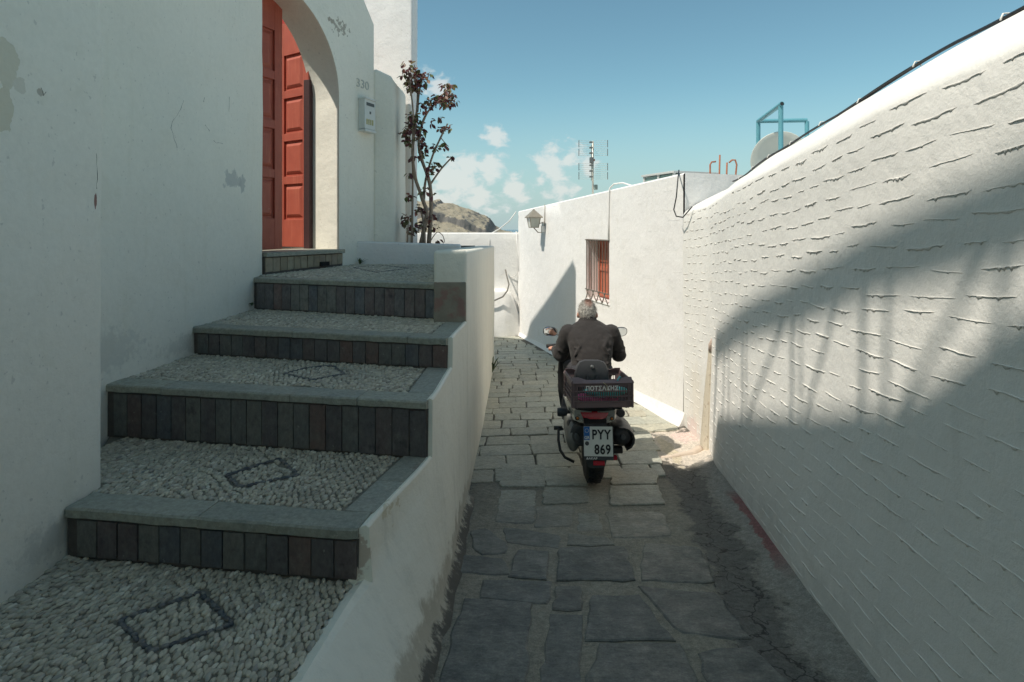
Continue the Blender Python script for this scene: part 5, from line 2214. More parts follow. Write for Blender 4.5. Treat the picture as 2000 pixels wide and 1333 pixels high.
mb = MB(); mb.tube([px(1008, 452, 12.22), px(1012, 500, 12.2), px(1013, 530, 12.2), px(1006, 540, 12.28), px(996, 542, 12.32)], .009, 6)
tag(mb.build("grey_cable", M_wcable, None, True), "thin pale cable running down the corner by the end wall", "cable")
mb = MB(); mb.tube([px(987, 527, 12.28), px(990, 540, 12.2), px(994, 556, 12.1), px(991, 568, 12.05), px(982, 580, 12.0), px(964, 588, 12.0), px(930, 592, 12.0)], .016, 7)
tag(mb.build("black_hose", simple("hose", (.16, .15, .13), .6), None, True), "dark bent hose on the ledge of the end wall", "hose")
# ------------------------------------------------------------------ scooter (built in its own frame: y forward, z up, origin under the rear wheel)
SX, SY = .632, 4.62
SROT = (-.045, 0, -.03)
LIFT = .05
sc_loc = (SX, SY, zg(SY) + .012 + LIFT)
scoot = empty("scooter", sc_loc, "silver grey motor scooter ridden away down the lane", "scooter", rot=SROT)
M_tyre = simple("tyre_rubber", (.018, .018, .019), .75, var=.25, scale=30, objspace=True, bump=.3)
M_rim = simple("alloy", (.30, .30, .29), .4, metal=.7, objspace=True)
M_silver = simple("silver_paint", (.40, .40, .37), .32, metal=.35, var=.06, coat=.4, objspace=True)
M_blackp = simple("black_plastic", (.022, .022, .023), .5, var=.2, objspace=True)
M_greyp = simple("grey_plastic", (.055, .056, .06), .6, var=.15, objspace=True)
M_engine = simple("engine_alloy", (.26, .26, .25), .5, metal=.6, var=.2, objspace=True)
M_seat = simple("seat_vinyl", (.022, .021, .022), .55, var=.15, objspace=True)
t = NT("red_lens", .12); t.color((.50, .008, .025)); t.b.inputs['Coat Weight'].default_value = .6; t.normal(t.bump(t.voronoi(90, vec=t.obj()), .25, .003)); M_redlens = t.m
t = NT("clear_lens", .12); t.color((.78, .77, .70)); t.b.inputs['Coat Weight'].default_value = .6; t.normal(t.bump(t.voronoi(60, vec=t.obj()), .15, .003)); M_clear = t.m
t = NT("mirror_glass", .03); t.color((.85, .86, .86)); t.b.inputs['Metallic'].default_value = 1.0; M_mirror = t.m
M_amber = simple("amber", (.62, .20, .03), .3, objspace=True)
M_plate = simple("plate_white", (.66, .67, .62), .45, var=.08, scale=40, objspace=True)
M_pblue = simple("plate_blue", (.02, .12, .38), .45, objspace=True)
M_pblack = simple("plate_black", (.012, .012, .014), .5, objspace=True)
M_pale = simple("print_white", (.62, .62, .60), .6, objspace=True)


def sb(mb, name, mat, parent=scoot, **k):
    """build in the scooter's frame; a sub-part is given relative to its part"""
    o = mb.build(name, mat, parent, local=True, **k)
    if parent is not scoot:
        o.location = o.location - LOC[parent.name]
        LOC[o.name] = LOC[parent.name] + o.location
    else:
        LOC[o.name] = o.location.copy()
    return o


LOC = {}


def wheel(y, r, w, name_t="tyre"):
    prof = []
    # round-crowned tyre, lathe round x
    n = 9
    for k in range(n):
        a = lerp(-78, 78, k / (n - 1))
        prof.append((r - w * .42 * (1 - math.cos(R(a))) * 1.05, w * .5 * math.sin(R(a)) / math.sin(R(78))))
    prof = [(r - w * .62, -w * .40)] + prof + [(r - w * .62, w * .40)]
    zc_ = r - LIFT
    m = MB(); m.lathe(prof, (0, y, zc_), axis='x', n=44)
    wh = sb(m, "rear_tyre" if y == 0 else "front_tyre", M_tyre, smooth=True)
    # tread grooves as small sunk blocks
    m = MB()
    for k in range(40):
        a = 2 * math.pi * k / 40
        for s in (-1, 1):
            aa = a + (.04 if s > 0 else 0)
            rr = r + .001
            c = (s * w * .22, y + rr * .985 * math.sin(aa), zc_ + rr * .985 * math.cos(aa))
            m.box(c, (w * .30, .007, .008), rot=(-aa, 0, s * .5))
    sb(m, "tread", M_pblack, wh)["kind"] = "stuff"
    m = MB(); m.lathe([(.02, -w * .42), (.05, -w * .40), (r - w * .68, -w * .36), (r - w * .60, -w * .40), (r - w * .58, -w * .3), (r - w * .58, w * .3), (r - w * .60, w * .40), (r - w * .68, w * .36), (.05, w * .40), (.02, w * .42)], (0, y, zc_), axis='x', n=32)
    sb(m, "rim", M_rim, wh, smooth=True, angle=40)
    return wh


wheel(0, .268, .138)
wheel(1.30, .268, .11)

# swing arm / gearcase on the left with its dark cover and kick lever
m = MB()
rings = []
for (y, zc, ry, xx) in [(-.13, .30, .06, .05), (-.08, .305, .105, .06), (0, .30, .115, .062), (.15, .30, .105, .06), (.32, .31, .11, .06), (.42, .31, .08, .05)]:
    rings.append([Vector((-.145 + xx * math.cos(a) * .9 - .01, y, zc + ry * math.sin(a))) for a in [2 * math.pi * k / 16 for k in range(16)]])
m.loft(rings); gear = sb(m, "gearcase", M_engine, smooth=True)
m = MB(); m.lathe([(.02, -.012), (.088, -.010), (.098, .0), (.098, .022), (.085, .030), (.02, .032)], (-.185, .02, .315), axis='x', n=28, rot=(0, 0, 0))
sb(m, "case_cover", M_greyp, gear, smooth=True, angle=40)
m = MB(); m.lathe([(.03, -.02), (.055, -.028), (.078, -.02), (.086, .02), (.082, .06), (.04, .07)], (-.105, -.105, .335), axis='y', n=24)
sb(m, "air_filter_cover", M_greyp, gear, smooth=True, angle=50)
m = MB(); m.tube([(-.23, .05, .335), (-.265, .02, .335), (-.268, -.02, .27), (-.255, -.05, .20), (-.22, -.08, .155), (-.15, -.09, .125)], .011, 8)
sb(m, "kick_lever", M_blackp, smooth=True)
m = MB(); m.tube([(-.30, .05, .342), (-.235, .05, .342)], .016, 8); sb(m, "kick_pedal", M_blackp, smooth=True)
# shock absorbers
for s in (-1, 1):
    m = MB(); m.tube([(s * .125, .02, .30), (s * .125, .10, .58)], .016, 10)
    for k in range(8):
        t_ = k / 8
        m.lathe([(.020, -.006), (.030, 0), (.020, .006)], (s * .125, lerp(.035, .085, t_), lerp(.35, .54, t_)), n=12)
    sb(m, "shock_absorber", M_blackp, smooth=True)
# silencer on the right
m = MB()
m.lathe([(.02, -.225), (.045, -.222), (.062, -.212), (.075, -.19), (.078, -.15), (.078, .16), (.062, .22), (.03, .27)], (.205, .02, .325), axis='y', n=24, rot=(R(-8), 0, 0))
mu = sb(m, "silencer", M_blackp, smooth=True, angle=50)
m = MB(); m.lathe([(.014, -.262), (.02, -.262), (.02, -.225), (.014, -.225)], (.205, .02, .325), axis='y', n=14, rot=(R(-8), 0, 0)); sb(m, "tail_pipe", M_greyp, mu, smooth=True, angle=50)
m = MB()
rings = []
for (y, r_) in [(-.20, .088), (-.12, .096), (.1, .098), (.18, .09)]:
    rings.append([Vector((.205 + r_ * math.cos(a) * 1.08, y, .332 + r_ * math.sin(a))) for a in [R(q) for q in (-70, -45, -20, 5, 30, 55, 80, 105)]] + [Vector((.205 + r_ * .88 * math.cos(a), y, .332 + r_ * .88 * math.sin(a))) for a in [R(q) for q in (105, 80, 55, 30, 5, -20, -45, -70)]])
m.loft(rings); sb(m, "heat_shield", M_blackp, mu, smooth=True, angle=40)
m = MB(); m.box((.15, .05, .27), (.09, .20, .05)); m.box((.17, -.06, .215), (.11, .06, .05)); m.box((.12, .1, .31), (.08, .1, .1)); sb(m, "silencer_bracket", M_blackp, bevel=.008)
m = MB(); m.box((.155, -.1, .165), (.045, .03, .035)); sb(m, "side_reflector", M_redlens, bevel=.004)

# tail body: two silver flanks and the black middle
def flank(s):
    rings = []
    st = [(-.17, .075, .155, .455, .565), (-.12, .10, .175, .445, .578), (0, .12, .195, .44, .590), (.15, .12, .205, .41, .625), (.32, .11, .205, .38, .665), (.48, .10, .19, .36, .655), (.58, .09, .165, .37, .63)]
    for (y, xi, xo, za, zb_) in st:
        ring = []
        for (fx, fz) in [(0, 1), (.55, 1.0), (.85, .92), (1.0, .75), (.98, .5), (.88, .25), (.70, .06), (.35, 0), (0, .05)]:
            ring.append(Vector((s * lerp(xi * .3, xo, fx), y, lerp(za, zb_, fz))))
        rings.append(ring)
    m = MB(); m.loft(rings); return sb(m, "side_panel", M_silver, smooth=True, angle=45)


flank(-1); flank(1)
m = MB()
rings = []
for (y, w, za, zb_) in [(-.16, .10, .46, .56), (0, .11, .44, .58), (.3, .12, .40, .64), (.55, .11, .38, .62)]:
    rings.append([Vector((w * c, y, lerp(za, zb_, f))) for (c, f) in [(-1, .1), (-1, .9), (-.7, 1), (.7, 1), (1, .9), (1, .1), (.7, 0), (-.7, 0)]])
m.loft(rings); sb(m, "tail_core", M_blackp, smooth=True, angle=40)

# tail lamp cluster: red centre, clear corners
def shell(poly, yb, yf, bulge, nm, mat, parent=scoot):
    """panel bulged towards the back (-y); poly (x,z)"""
    cx = sum(p[0] for p in poly) / len(poly); cz = sum(p[1] for p in poly) / len(poly)
    r0 = [Vector((x, yf + abs(x) * .35, z)) for x, z in poly]
    r1 = [Vector((x, yb + abs(x) * .35, z)) for x, z in poly]
    r2 = [Vector((lerp(cx, x, .86), yb - bulge * .7 + abs(x) * .35, lerp(cz, z, .84))) for x, z in poly]
    r3 = [Vector((lerp(cx, x, .5), yb - bulge + abs(x) * .35, lerp(cz, z, .5))) for x, z in poly]
    m = MB(); m.loft([r0, r1, r2, r3])
    return sb(m, nm, mat, parent, smooth=True, angle=40)


tl = shell([(-.128, .536), (.128, .536), (.112, .516), (.066, .446), (.052, .430), (-.052, .430), (-.066, .446), (-.112, .516)], -.200, -.12, .02, "tail_lamp", M_redlens)
for s in (-1, 1):
    pl_ = [(s * .131, .535), (s * .158, .514), (s * .170, .487), (s * .160, .456), (s * .11, .439), (s * .070, .437), (s * .074, .446), (s * .117, .514)]
    lm = shell(pl_ if s > 0 else pl_, -.185, -.11, .016, "indicator_lamp", M_clear)
    m = MB(); m.lathe([(.001, -.008), (.014, -.006), (.019, 0), (.019, .012)], (s * .130, -.165, .480), axis='y', n=18)
    sb(m, "bulb_ring", M_greyp, lm, smooth=True)
    m = MB(); m.lathe([(.001, -.012), (.009, -.010), (.010, 0)], (s * .130, -.166, .480), axis='y', n=12); sb(m, "bulb", M_amber, lm, smooth=True)
# chrome strip / grab rail and rack
m = MB(); m.tube([(-.14, -.19, .560), (-.05, -.215, .556), (.06, -.215, .556), (.15, -.19, .560)], .012, 8); sb(m, "grab_rail", M_blackp, smooth=True)
m = MB()
for s in (-1, 1):
    m.tube([(s * .13, .12, .582), (s * .13, -.10, .588), (s * .13, -.30, .588)], .010, 8)
for y in (-.28, -.15, 0):
    m.tube([(-.16, y, .588), (.19, y, .588)], .0095, 8)
m.tube([(.10, -.16, .578), (.24, -.20, .576), (.262, -.20, .586)], .008, 6)
sb(m, "luggage_rack", M_blackp, smooth=True)

# mudguard, plate with frame, reflector
m = MB()
rings = []
for k in range(9):
    t_ = k / 8
    y = lerp(-.235, -.285, t_); z = lerp(.455, .150, t_)
    w = lerp(.085, .082, t_) if t_ < .8 else lerp(.082, .06, (t_ - .8) / .2)
    rings.append([Vector((-w, y + .05, z)), Vector((-w, y + .012, z)), Vector((-w * .6, y, z)), Vector((w * .6, y, z)), Vector((w, y + .012, z)), Vector((w, y + .05, z))])
m.loft(rings); mg = sb(m, "mudguard", M_greyp, smooth=True, angle=50)
m = MB()
rings = []
for k in range(10):
    a = R(lerp(-95, 20, k / 9))
    rr = .29
    rings.append([Vector((w_, rr * math.sin(a) + (0), .262 + rr * math.cos(a))) for w_ in (-.085, -.05, .05, .085)] + [Vector((w_, (rr - .012) * math.sin(a), .262 + (rr - .012) * math.cos(a))) for w_ in (.085, .05, -.05, -.085)])
m.loft(rings); sb(m, "inner_fender", M_blackp, smooth=True, angle=50)
TILT = R(-8)
PC = Vector((.012, -.302, .345))
Mp = Matrix.Translation(PC) @ Euler((R(90) + TILT, 0, 0)).to_matrix().to_4x4()       # plate x right, y up, z towards the viewer


def pbox(x0, x1, y0, y1, z0, z1, nm, mat, parent, bev=.002):
    m = MB()
    m.add([(x0, y0, z0), (x1, y0, z0), (x1, y1, z0), (x0, y1, z0), (x0, y0, z1), (x1, y0, z1), (x1, y1, z1), (x0, y1, z1)],
          [(0, 3, 2, 1), (4, 5, 6, 7), (0, 1, 5, 4), (1, 2, 6, 5), (2, 3, 7, 6), (3, 0, 4, 7)], Mp)
    return sb(m, nm, mat, parent, bevel=bev)


pf = pbox(-.112, .112, -.130, .112, -.014, -.004, "plate_holder", M_pblack, scoot, .006)
plt = pbox(-.106, .106, -.102, .108, -.0035, -.001, "number_plate", M_plate, pf, .0008)
pbox(-.105, -.062, .012, .107, -.0005, .0006, "plate_blue_field", M_pblue, pf, 0)
pbox(-.106, .106, -.128, -.106, -.0035, -.0012, "holder_strip", M_greyp, pf, 0)


def ptext(s, size, x, y, mat, nm, sx=1.0, sp=1.0, bold=.0):
    me = text_mesh(s, size, .0006, sp)
    me.materials.clear(); me.materials.append(mat)
    Mt = Mp @ Matrix.Translation((x, y, .0012)) @ Matrix.Diagonal((sx, 1, 1, 1))
    me.transform(Mt)
    o = bpy.data.objects.new(nm, me); COL.objects.link(o)
    o.parent = pf
    o.location = -LOC[pf.name]
    return o


def thick_text(s, size, x, y, mat, nm, sx=1.0, sp=1.0, off=.004):
    cu = bpy.data.curves.new("txt", 'FONT')
    cu.body = s; cu.size = size; cu.extrude = .0006; cu.offset = off; cu.space_character = sp
    cu.align_x = 'CENTER'; cu.align_y = 'CENTER'; cu.resolution_u = 3
    o = bpy.data.objects.new("txt", cu); COL.objects.link(o)
    bpy.context.view_layer.update()
    me = bpy.data.meshes.new_from_object(o.evaluated_get(bpy.context.evaluated_depsgraph_get()))
    bpy.data.objects.remove(o)
    me.materials.clear(); me.materials.append(mat)
    me.transform(Mp @ Matrix.Translation((x, y, .0012)) @ Matrix.Diagonal((sx, 1, 1, 1)))
    o = bpy.data.objects.new(nm, me); COL.objects.link(o)
    o.parent = pf; o.location = -LOC[pf.name]
    return o


thick_text("PYY", .094, .022, .048, M_pblack, "plate_letters", .80, 1.12, .0025)
thick_text("869", .094, .030, -.056, M_pblack, "plate_digits", .80, 1.10, .0025)
thick_text("GR", .030, -.083, .028, M_plate, "country_code", .95, 1.0, .001)
m = MB(); m.lathe([(.001, 0), (.015, 0), (.015, .001), (.001, .001)], (0, 0, 0), n=20)
m2 = MB(); m2.add(m.v, m.f, Mp @ Matrix.Translation((-.083, -.012, -.0005))); sb(m2, "plate_seal", M_greyp, pf)
m2 = MB()
for k in range(12):
    a = 2 * math.pi * k / 12
    m2.add(m.v, m.f, Mp @ Matrix.Translation((-.083 + .013 * math.cos(a), .078 + .013 * math.sin(a), .0008)) @ Matrix.Diagonal((.14, .14, .3, 1)))
sb(m2, "plate_stars", M_plate, pf)
thick_text("ΔAKAP", .020, -.050, -.1165, M_pale, "holder_print", 1.25, 1.05, .0008)
thick_text("MOTOPOINT", .009, .056, -.1125, M_pale, "holder_print", 1.3, 1.0, .0003) if False else None
m = MB(); m.box((.016, -.298, .190), (.085, .012, .034), rot=(TILT, 0, 0)); sb(m, "rear_reflector", M_redlens, bevel=.004)
for s in (-1, 1):
    m = MB(); m.lathe([(.012, -.03), (.03, -.028), (.034, -.015), (.034, .02), (.026, .045), (.012, .05)], (s * .205 + (.02 if s > 0 else -.04), .02, .475), axis='x' if s < 0 else 'y', n=16)
    m.tube([(s * .12, .05, .475), (s * .2, .02, .475)], .014, 8)
    sb(m, "passenger_footrest", M_greyp, smooth=True, angle=50)

# seat, floor, leg shield, front end
m = MB()
rings = []
for (y, w, za, zb_) in [(.06, .10, .60, .68), (.10, .125, .61, .715), (.25, .14, .64, .735), (.40, .145, .63, .715), (.60, .12, .62, .70), (.70, .07, .62, .68)]:
    rings.append([Vector((w * c, y, lerp(za, zb_, f))) for (c, f) in [(-1, .1), (-1, .55), (-.85, .9), (-.4, 1), (.4, 1), (.85, .9), (1, .55), (1, .1)]])
m.loft(rings); sb(m, "seat", M_seat, smooth=True, angle=60)
m = MB()
rings = []
for (y, w, za, zb_) in [(.50, .17, .24, .36), (.70, .20, .22, .30), (.92, .20, .22, .30), (1.02, .18, .24, .40)]:
    rings.append([Vector((w * c, y, lerp(za, zb_, f))) for (c, f) in [(-1, .2), (-1, .8), (-.9, 1), (.9, 1), (1, .8), (1, .2), (.8, 0), (-.8, 0)]])
m.loft(rings); sb(m, "footboard", M_greyp, smooth=True, angle=40)
m = MB()
rings = []
for (z, y, w, d) in [(.28, 1.04, .20, .03), (.42, 1.06, .22, .04), (.60, 1.03, .225, .05), (.78, .97, .215, .06), (.90, .94, .16, .07), (.96, .93, .10, .06)]:
    rings.append([Vector((w * math.cos(a), y + (d if math.sin(a) > 0 else d * .6) * math.sin(a) - .05 * (math.cos(a) ** 2), z)) for a in [2 * math.pi * k / 20 for k in range(20)]])
m.loft(rings); ls = sb(m, "leg_shield", M_blackp, smooth=True, angle=60)
rings = []
for (z, y, w, d) in [(.34, 1.14, .16, .03), (.50, 1.15, .20, .06), (.70, 1.10, .20, .09), (.86, 1.04, .15, .09), (.95, 1.0, .08, .06)]:
    rings.append([Vector((w * math.cos(a), y + d * math.sin(a), z)) for a in [2 * math.pi * k / 20 for k in range(20)]])
m = MB(); m.loft(rings); sb(m, "front_fairing", M_silver, smooth=True, angle=60)
m = MB(); m.ellipsoid((0, 1.15, .72), (.11, .05, .06)); sb(m, "headlight", M_clear, smooth=True)
for s in (-1, 1):
    m = MB(); m.tube([(s * .07, 1.30, .262), (s * .07, 1.22, .55)], .018, 8); sb(m, "fork_leg", M_blackp, smooth=True)
m = MB()
rings = []
for k in range(9):
    a = R(lerp(-60, 75, k / 8)); rr = .285
    rings.append([Vector((w_, 1.30 + rr * math.sin(a), .262 + rr * math.cos(a))) for w_ in (-.065, -.04, .04, .065)] + [Vector((w_, 1.30 + (rr - .01) * math.sin(a), .262 + (rr - .01) * math.cos(a))) for w_ in (.065, .04, -.04, -.065)])
m.loft(rings); sb(m, "front_fender", M_silver, smooth=True, angle=50)
# handlebar, grips, levers, mirrors
HBX, HBY, HBZ = .315, .86, .875
m = MB(); m.tube([(-HBX + .1, HBY, HBZ), (-.14, .93, .90), (0, .95, .90), (.14, .93, .90), (HBX - .1, HBY, HBZ)], .014, 8); sb(m, "handlebar", M_blackp, smooth=True)
m = MB(); m.ellipsoid((0, .95, .92), (.14, .08, .07)); sb(m, "instrument_cowl", M_blackp, smooth=True)
for s in (-1, 1):
    m = MB(); m.tube([(s * (HBX - .11), HBY + .004, HBZ), (s * (HBX + .02), HBY - .03, HBZ - .005)], .018, 10); sb(m, "grip", M_tyre, smooth=True)
    m = MB(); m.tube([(s * (HBX - .10), HBY + .05, HBZ), (s * (HBX + .01), HBY + .035, HBZ - .005)], .008, 6); sb(m, "brake_lever", M_engine, smooth=True)
m = MB(); m.box((-.17, .865, .865), (.055, .02, .018)); sb(m, "indicator_switch", M_amber, bevel=.005)


def mirror(c, s):
    m = MB(); m.tube([(s * .17, .92, .90), (s * .21, .97, .95), (c[0] - s * .055, c[1] + .01, c[2] - .018), (c[0], c[1] + .02, c[2])], .0075, 8)
    st = sb(m, "mirror_stalk", M_blackp, smooth=True)

    def ring(f, dy):
        return [Vector((c[0] + f * .070 * (abs(math.cos(a)) ** .75) * (1 if math.cos(a) > 0 else -1), c[1] + dy, c[2] + f * .043 * (abs(math.sin(a)) ** .8) * (1 if math.sin(a) > 0 else -1) + f * .006 * s * math.cos(a))) + Vector((0, .22 * f * .070 * math.cos(a) + .28 * f * .043 * math.sin(a), 0)) for a in [2 * math.pi * k / 28 for k in range(28)]]
    m = MB(); m.loft([ring(.95, -.012), ring(1.0, -.006), ring(.98, .012), ring(.6, .032), ring(.1, .038)]); sb(m, "mirror_housing", M_blackp, st, smooth=True, angle=60)
    m = MB(); m.loft([ring(.90, -.0135), ring(.88, -.0145)]); sb(m, "mirror_glass", M_mirror, st)


mirror((-.295, 1.0, .985), -1)
mirror((.375, 1.0, .985), 1)

# backrest plate of the top-case mount
rings = []
for (z, w) in [(.58, .148), (.68, .146), (.78, .138), (.84, .122), (.87, .10), (.882, .06)]:
    y = .015 + (z - .6) * .10
    rings.append([Vector((-w, y, z)), Vector((-w * .9, y - .03, z)), Vector((w * .9, y - .03, z)), Vector((w, y, z)), Vector((w * .9, y + .02, z)), Vector((-w * .9, y + .02, z))])
m = MB(); m.loft(rings); br = sb(m, "backrest_plate", M_greyp, smooth=True, angle=35)
for x in (-.095, -.035, .035, .095):
    hgt = .05 if abs(x) > .05 else .10
    m = MB(); m.tube([(x, -.016, .65), (x, -.016 + hgt * .1, .65 + hgt + .02)], .013, 8); sb(m, "rib", M_blackp, br, smooth=True)
m = MB(); m.lathe([(.001, -.006), (.013, -.005), (.016, 0), (.016, .01)], (0, -.006, .835), axis='y', n=16); sb(m, "lock", M_engine, br, smooth=True)

# ------------------------------------------------------------------ crate on the rack
cl = Vector((.026, -.135, .600))
Ms = Matrix.Translation(sc_loc) @ Euler(SROT).to_matrix().to_4x4()
cw_loc = Ms @ cl
crate = empty("fruit_crate", cw_loc, "maroon grey plastic fruit crate strapped on the scooter rack", "crate", rot=(SROT[0], SROT[1], SROT[2] + .085))
M_crate = simple("crate_plastic", (.165, .115, .118), .55, var=.12, scale=10, objspace=True)
CW, CD, CH = .440, .40, .210


def cbuild(m, name, mat=M_crate, parent=crate, **k):
    o = m.build(name, mat, parent, local=True, **k)
    return o


m = MB()
for k in range(8):
    y = lerp(-CD / 2 + .02, CD / 2 - .02, k / 7); m.box((0, y, .006), (CW - .01, .028, .010))
for k in range(8):
    x = lerp(-CW / 2 + .02, CW / 2 - .02, k / 7); m.box((x, 0, .0055), (.028, CD - .01, .0085))
cbuild(m, "crate_floor")
for (ax, s) in (('x', -1), ('x', 1), ('y', -1), ('y', 1)):
    half = (CD / 2 if ax == 'x' else CW / 2)
    off = (CW / 2 if ax == 'x' else CD / 2) * s

    def W_(u, z, o):      # along-side, height, outward
        return (off + o * s, u, z) if ax == 'x' else (u, off + o * s, z)

    def cb_(u0, u1, z0, z1, o0, o1, mm):
        p = W_((u0 + u1) / 2, (z0 + z1) / 2, (o0 + o1) / 2)
        d_ = (abs(o1 - o0), abs(u1 - u0), abs(z1 - z0)) if ax == 'x' else (abs(u1 - u0), abs(o1 - o0), abs(z1 - z0))
        mm.box(p, d_)
    # solid side ends, vertical slats between, three ribs outside
    m = MB()
    cb_(-half, -half * .86, .01, CH - .03, -.008, 0, m); cb_(half * .86, half, .01, CH - .03, -.008, 0, m)
    cb_(-half, half, .004, .045, -.0085, .0005, m)
    cb_(-half * .86, half * .86, .118, .124, -.0078, -.0004, m)
    cb_(-half * .86, half * .86, CH - .055, CH - .03, -.0082, .0002, m)
    side = cbuild(m, "crate_side")
    ns = 23 if ax == 'y' else 19
    for k in range(ns):
        u = lerp(-half * .84, half * .84, k / (ns - 1))
        m = MB(); cb_(u - .0030, u + .0030, .044, .119, -.0074, -.001, m)
        o = m.build("slat", M_crate, side, local=True); o.location = o.location - side.location
        if abs(u) > half * .50:
            m = MB(); cb_(u - .0030, u + .0030, .123, CH - .054, -.0072, -.0012, m)
            o = m.build("slat", M_crate, side, local=True); o.location = o.location - side.location
    if True:
        m = MB(); cb_(-half * .50, half * .50, .123, CH - .054, -.0071, -.0011, m)
        o = m.build("name_panel", M_crate, side, local=True); o.location = o.location - side.location
    for z in (.048, .084, .121):
        m = MB(); cb_(-half, half, z - .003, z + .003, 0, .010, m); o = m.build("rib", M_crate, side, local=True); o.location = o.location - side.location
    for u in (-half + .004, -half * .86, half * .86, half - .004):
        m = MB(); cb_(u - .003, u + .003, .0, CH - .03, .0002, .0095, m); o = m.build("rib", M_crate, side, local=True); o.location = o.location - side.location
    # sloped rim, dipping in the middle of the broad sides
    m = MB()
    rim = []
    for k in range(21):
        u = lerp(-half, half, k / 20)
        f = abs(u) / half
        z = CH + (.020 if ax == 'y' else .0) * (1 if f > .80 else (0 if f < .52 else (f - .52) / .28)) - .012
        rim.append([Vector(W_(u, CH - .034, -.008)), Vector(W_(u, CH - .034, .012)), Vector(W_(u, CH - .028, .014)), Vector(W_(u, z, -.020 if ax == 'y' else .006)), Vector(W_(u, z, -.028 if ax == 'y' else -.004))])
    m.loft(rim); o = m.build("rim", M_crate, side, local=True, smooth=True); o.location = o.location - side.location; sharp_edges(o.data, 30)
M_print = simple("crate_print", (.80, .79, .76), .6, objspace=True)
me = None
cu = bpy.data.curves.new("txt", 'FONT'); cu.body = "ΠΟΤΣΑΚΗΣ"; cu.size = .043; cu.extrude = .0006; cu.offset = .0014; cu.align_x = 'CENTER'; cu.align_y = 'CENTER'; cu.space_character = 1.05
o = bpy.data.objects.new("txt", cu); COL.objects.link(o); bpy.context.view_layer.update()
me = bpy.data.meshes.new_from_object(o.evaluated_get(bpy.context.evaluated_depsgraph_get())); bpy.data.objects.remove(o)
me.materials.clear(); me.materials.append(M_print)
me.transform(Matrix.Translation((-.005, -CD / 2 - .0016, .141)) @ Euler((R(90), 0, 0)).to_matrix().to_4x4() @ Matrix.Diagonal((.98, 1, 1, 1)))
o = bpy.data.objects.new("crate_lettering", me); COL.objects.link(o); o.parent = crate
# things inside the crate
Mc = Matrix.Translation(cw_loc) @ Euler((SROT[0], SROT[1], SROT[2] + .085)).to_matrix().to_4x4()


def blob(name, c, r, col, lab, cat, seed, rough=.5):
    m = MB(); m.ellipsoid((0, 0, 0), r, 28, 18)
    m.v = [tuple(Vector(p) * (1 + .22 * noise.noise(Vector(p) * 16 + Vector((seed, 0, 0))) + .10 * noise.noise(Vector(p) * 45 + Vector((seed, 5, 0))))) for p in m.v]
    w = Mc @ Vector(c)
    m.v = [tuple(Vector(p) + w) for p in m.v]
    o = m.build(name, simple(name + "_mat", col, rough, var=.3, scale=30), None, True)
    return tag(o, lab, cat)


blob("shopping_bag", (.04, -.10, .100), (.15, .085, .042), (.08, .68, .62), "crumpled teal plastic bag showing through the crate slats", "bag", 3, .35)
blob("cloth_bundle", (-.02, -.09, .048), (.17, .10, .026), (.62, .09, .22), "magenta cloth bundle in the bottom of the crate", "cloth", 8, .8)
m = MB()
Q = [Mc @ Vector(p) for p in [(.11, -.19, .175), (.115, -.19, .205), (.135, -.17, .22), (.15, -.13, .205), (.155, -.1, .14)]]
m.tube(Q, .006, 6); tag(m.build("bungee_cord", simple("cord_cyan", (.10, .38, .42), .5), None, True), "pale cyan cord looped over the crate rim", "cord")
m = MB()
Q = [Mc @ Vector(p) for p in [(.0, -.216, .187), (.015, -.218, .177), (.03, -.214, .157), (.028, -.214, .137), (.038, -.216, .122)]]
m.tube(Q, .0025, 5); tag(m.build("string", simple("string_tan", (.42, .36, .22), .8), None, True), "loose tan string hanging over the crate lettering", "string")

# ------------------------------------------------------------------ rider
def voxel(mb, size, smooth_it=6, name="tmp"):
    me = mb.mesh(name, [], True)
    bm = bmesh.new(); bm.from_mesh(me); bmesh.ops.recalc_face_normals(bm, faces=bm.faces); bm.to_mesh(me); bm.free()
    o = bpy.data.objects.new(name, me); COL.objects.link(o)
    r = o.modifiers.new("r", 'REMESH'); r.mode = 'VOXEL'; r.voxel_size = size; r.use_smooth_shade = True
    s = o.modifiers.new("s", 'SMOOTH'); s.factor = .5; s.iterations = smooth_it
    bpy.context.view_layer.update()
    out = bpy.data.meshes.new_from_object(o.evaluated_get(bpy.context.evaluated_depsgraph_get()))
    bpy.data.objects.remove(o)
    out.polygons.foreach_set('use_smooth', [True] * len(out.polygons))
    return out


RX = .03
person_loc = Ms @ Vector((RX, .30, .67))
M_skin = simple("skin", (.52, .27, .19), .55, var=.1, scale=30, objspace=True)
sh_l, sh_r = Vector((-.182, .50, 1.08)), Vector((.182, .50, 1.08))
el_l, el_r = Vector((-.248, .55, .872)), Vector((.262, .55, .872))
hd_l, hd_r = Vector((-.285, .80, .885)), Vector((.295, .80, .885))
hip_l, hip_r = Vector((-.09, .33, .775)), Vector((.09, .33, .775))
kn_l, kn_r = Vector((-.15, .76, .72)), Vector((.15, .76, .72))
an_l, an_r = Vector((-.13, .82, .34)), Vector((.13, .82, .34))
off = Vector((RX, 0, 0))


def capsule(mb, a, b, ra, rb, n=14, k=5):
    a, b = Vector(a), Vector(b)
    d = (b - a).normalized()
    pts, rad = [], []
    for i in range(4):
        t_ = math.sin(R(90 * i / 4)); pts.append(a - d * ra * math.cos(R(90 * i / 4 * 1.0)) * 1.0); rad.append(max(.001, ra * math.sin(R(90 * i / 4)))) 
    for i in range(k + 1):
        pts.append(a.lerp(b, i / k)); rad.append(lerp(ra, rb, i / k))
    for i in range(1, 5):
        pts.append(b + d * rb * math.sin(R(90 * i / 4))); rad.append(max(.001, rb * math.cos(R(90 * i / 4))))
    mb.tube(pts, rad, n)


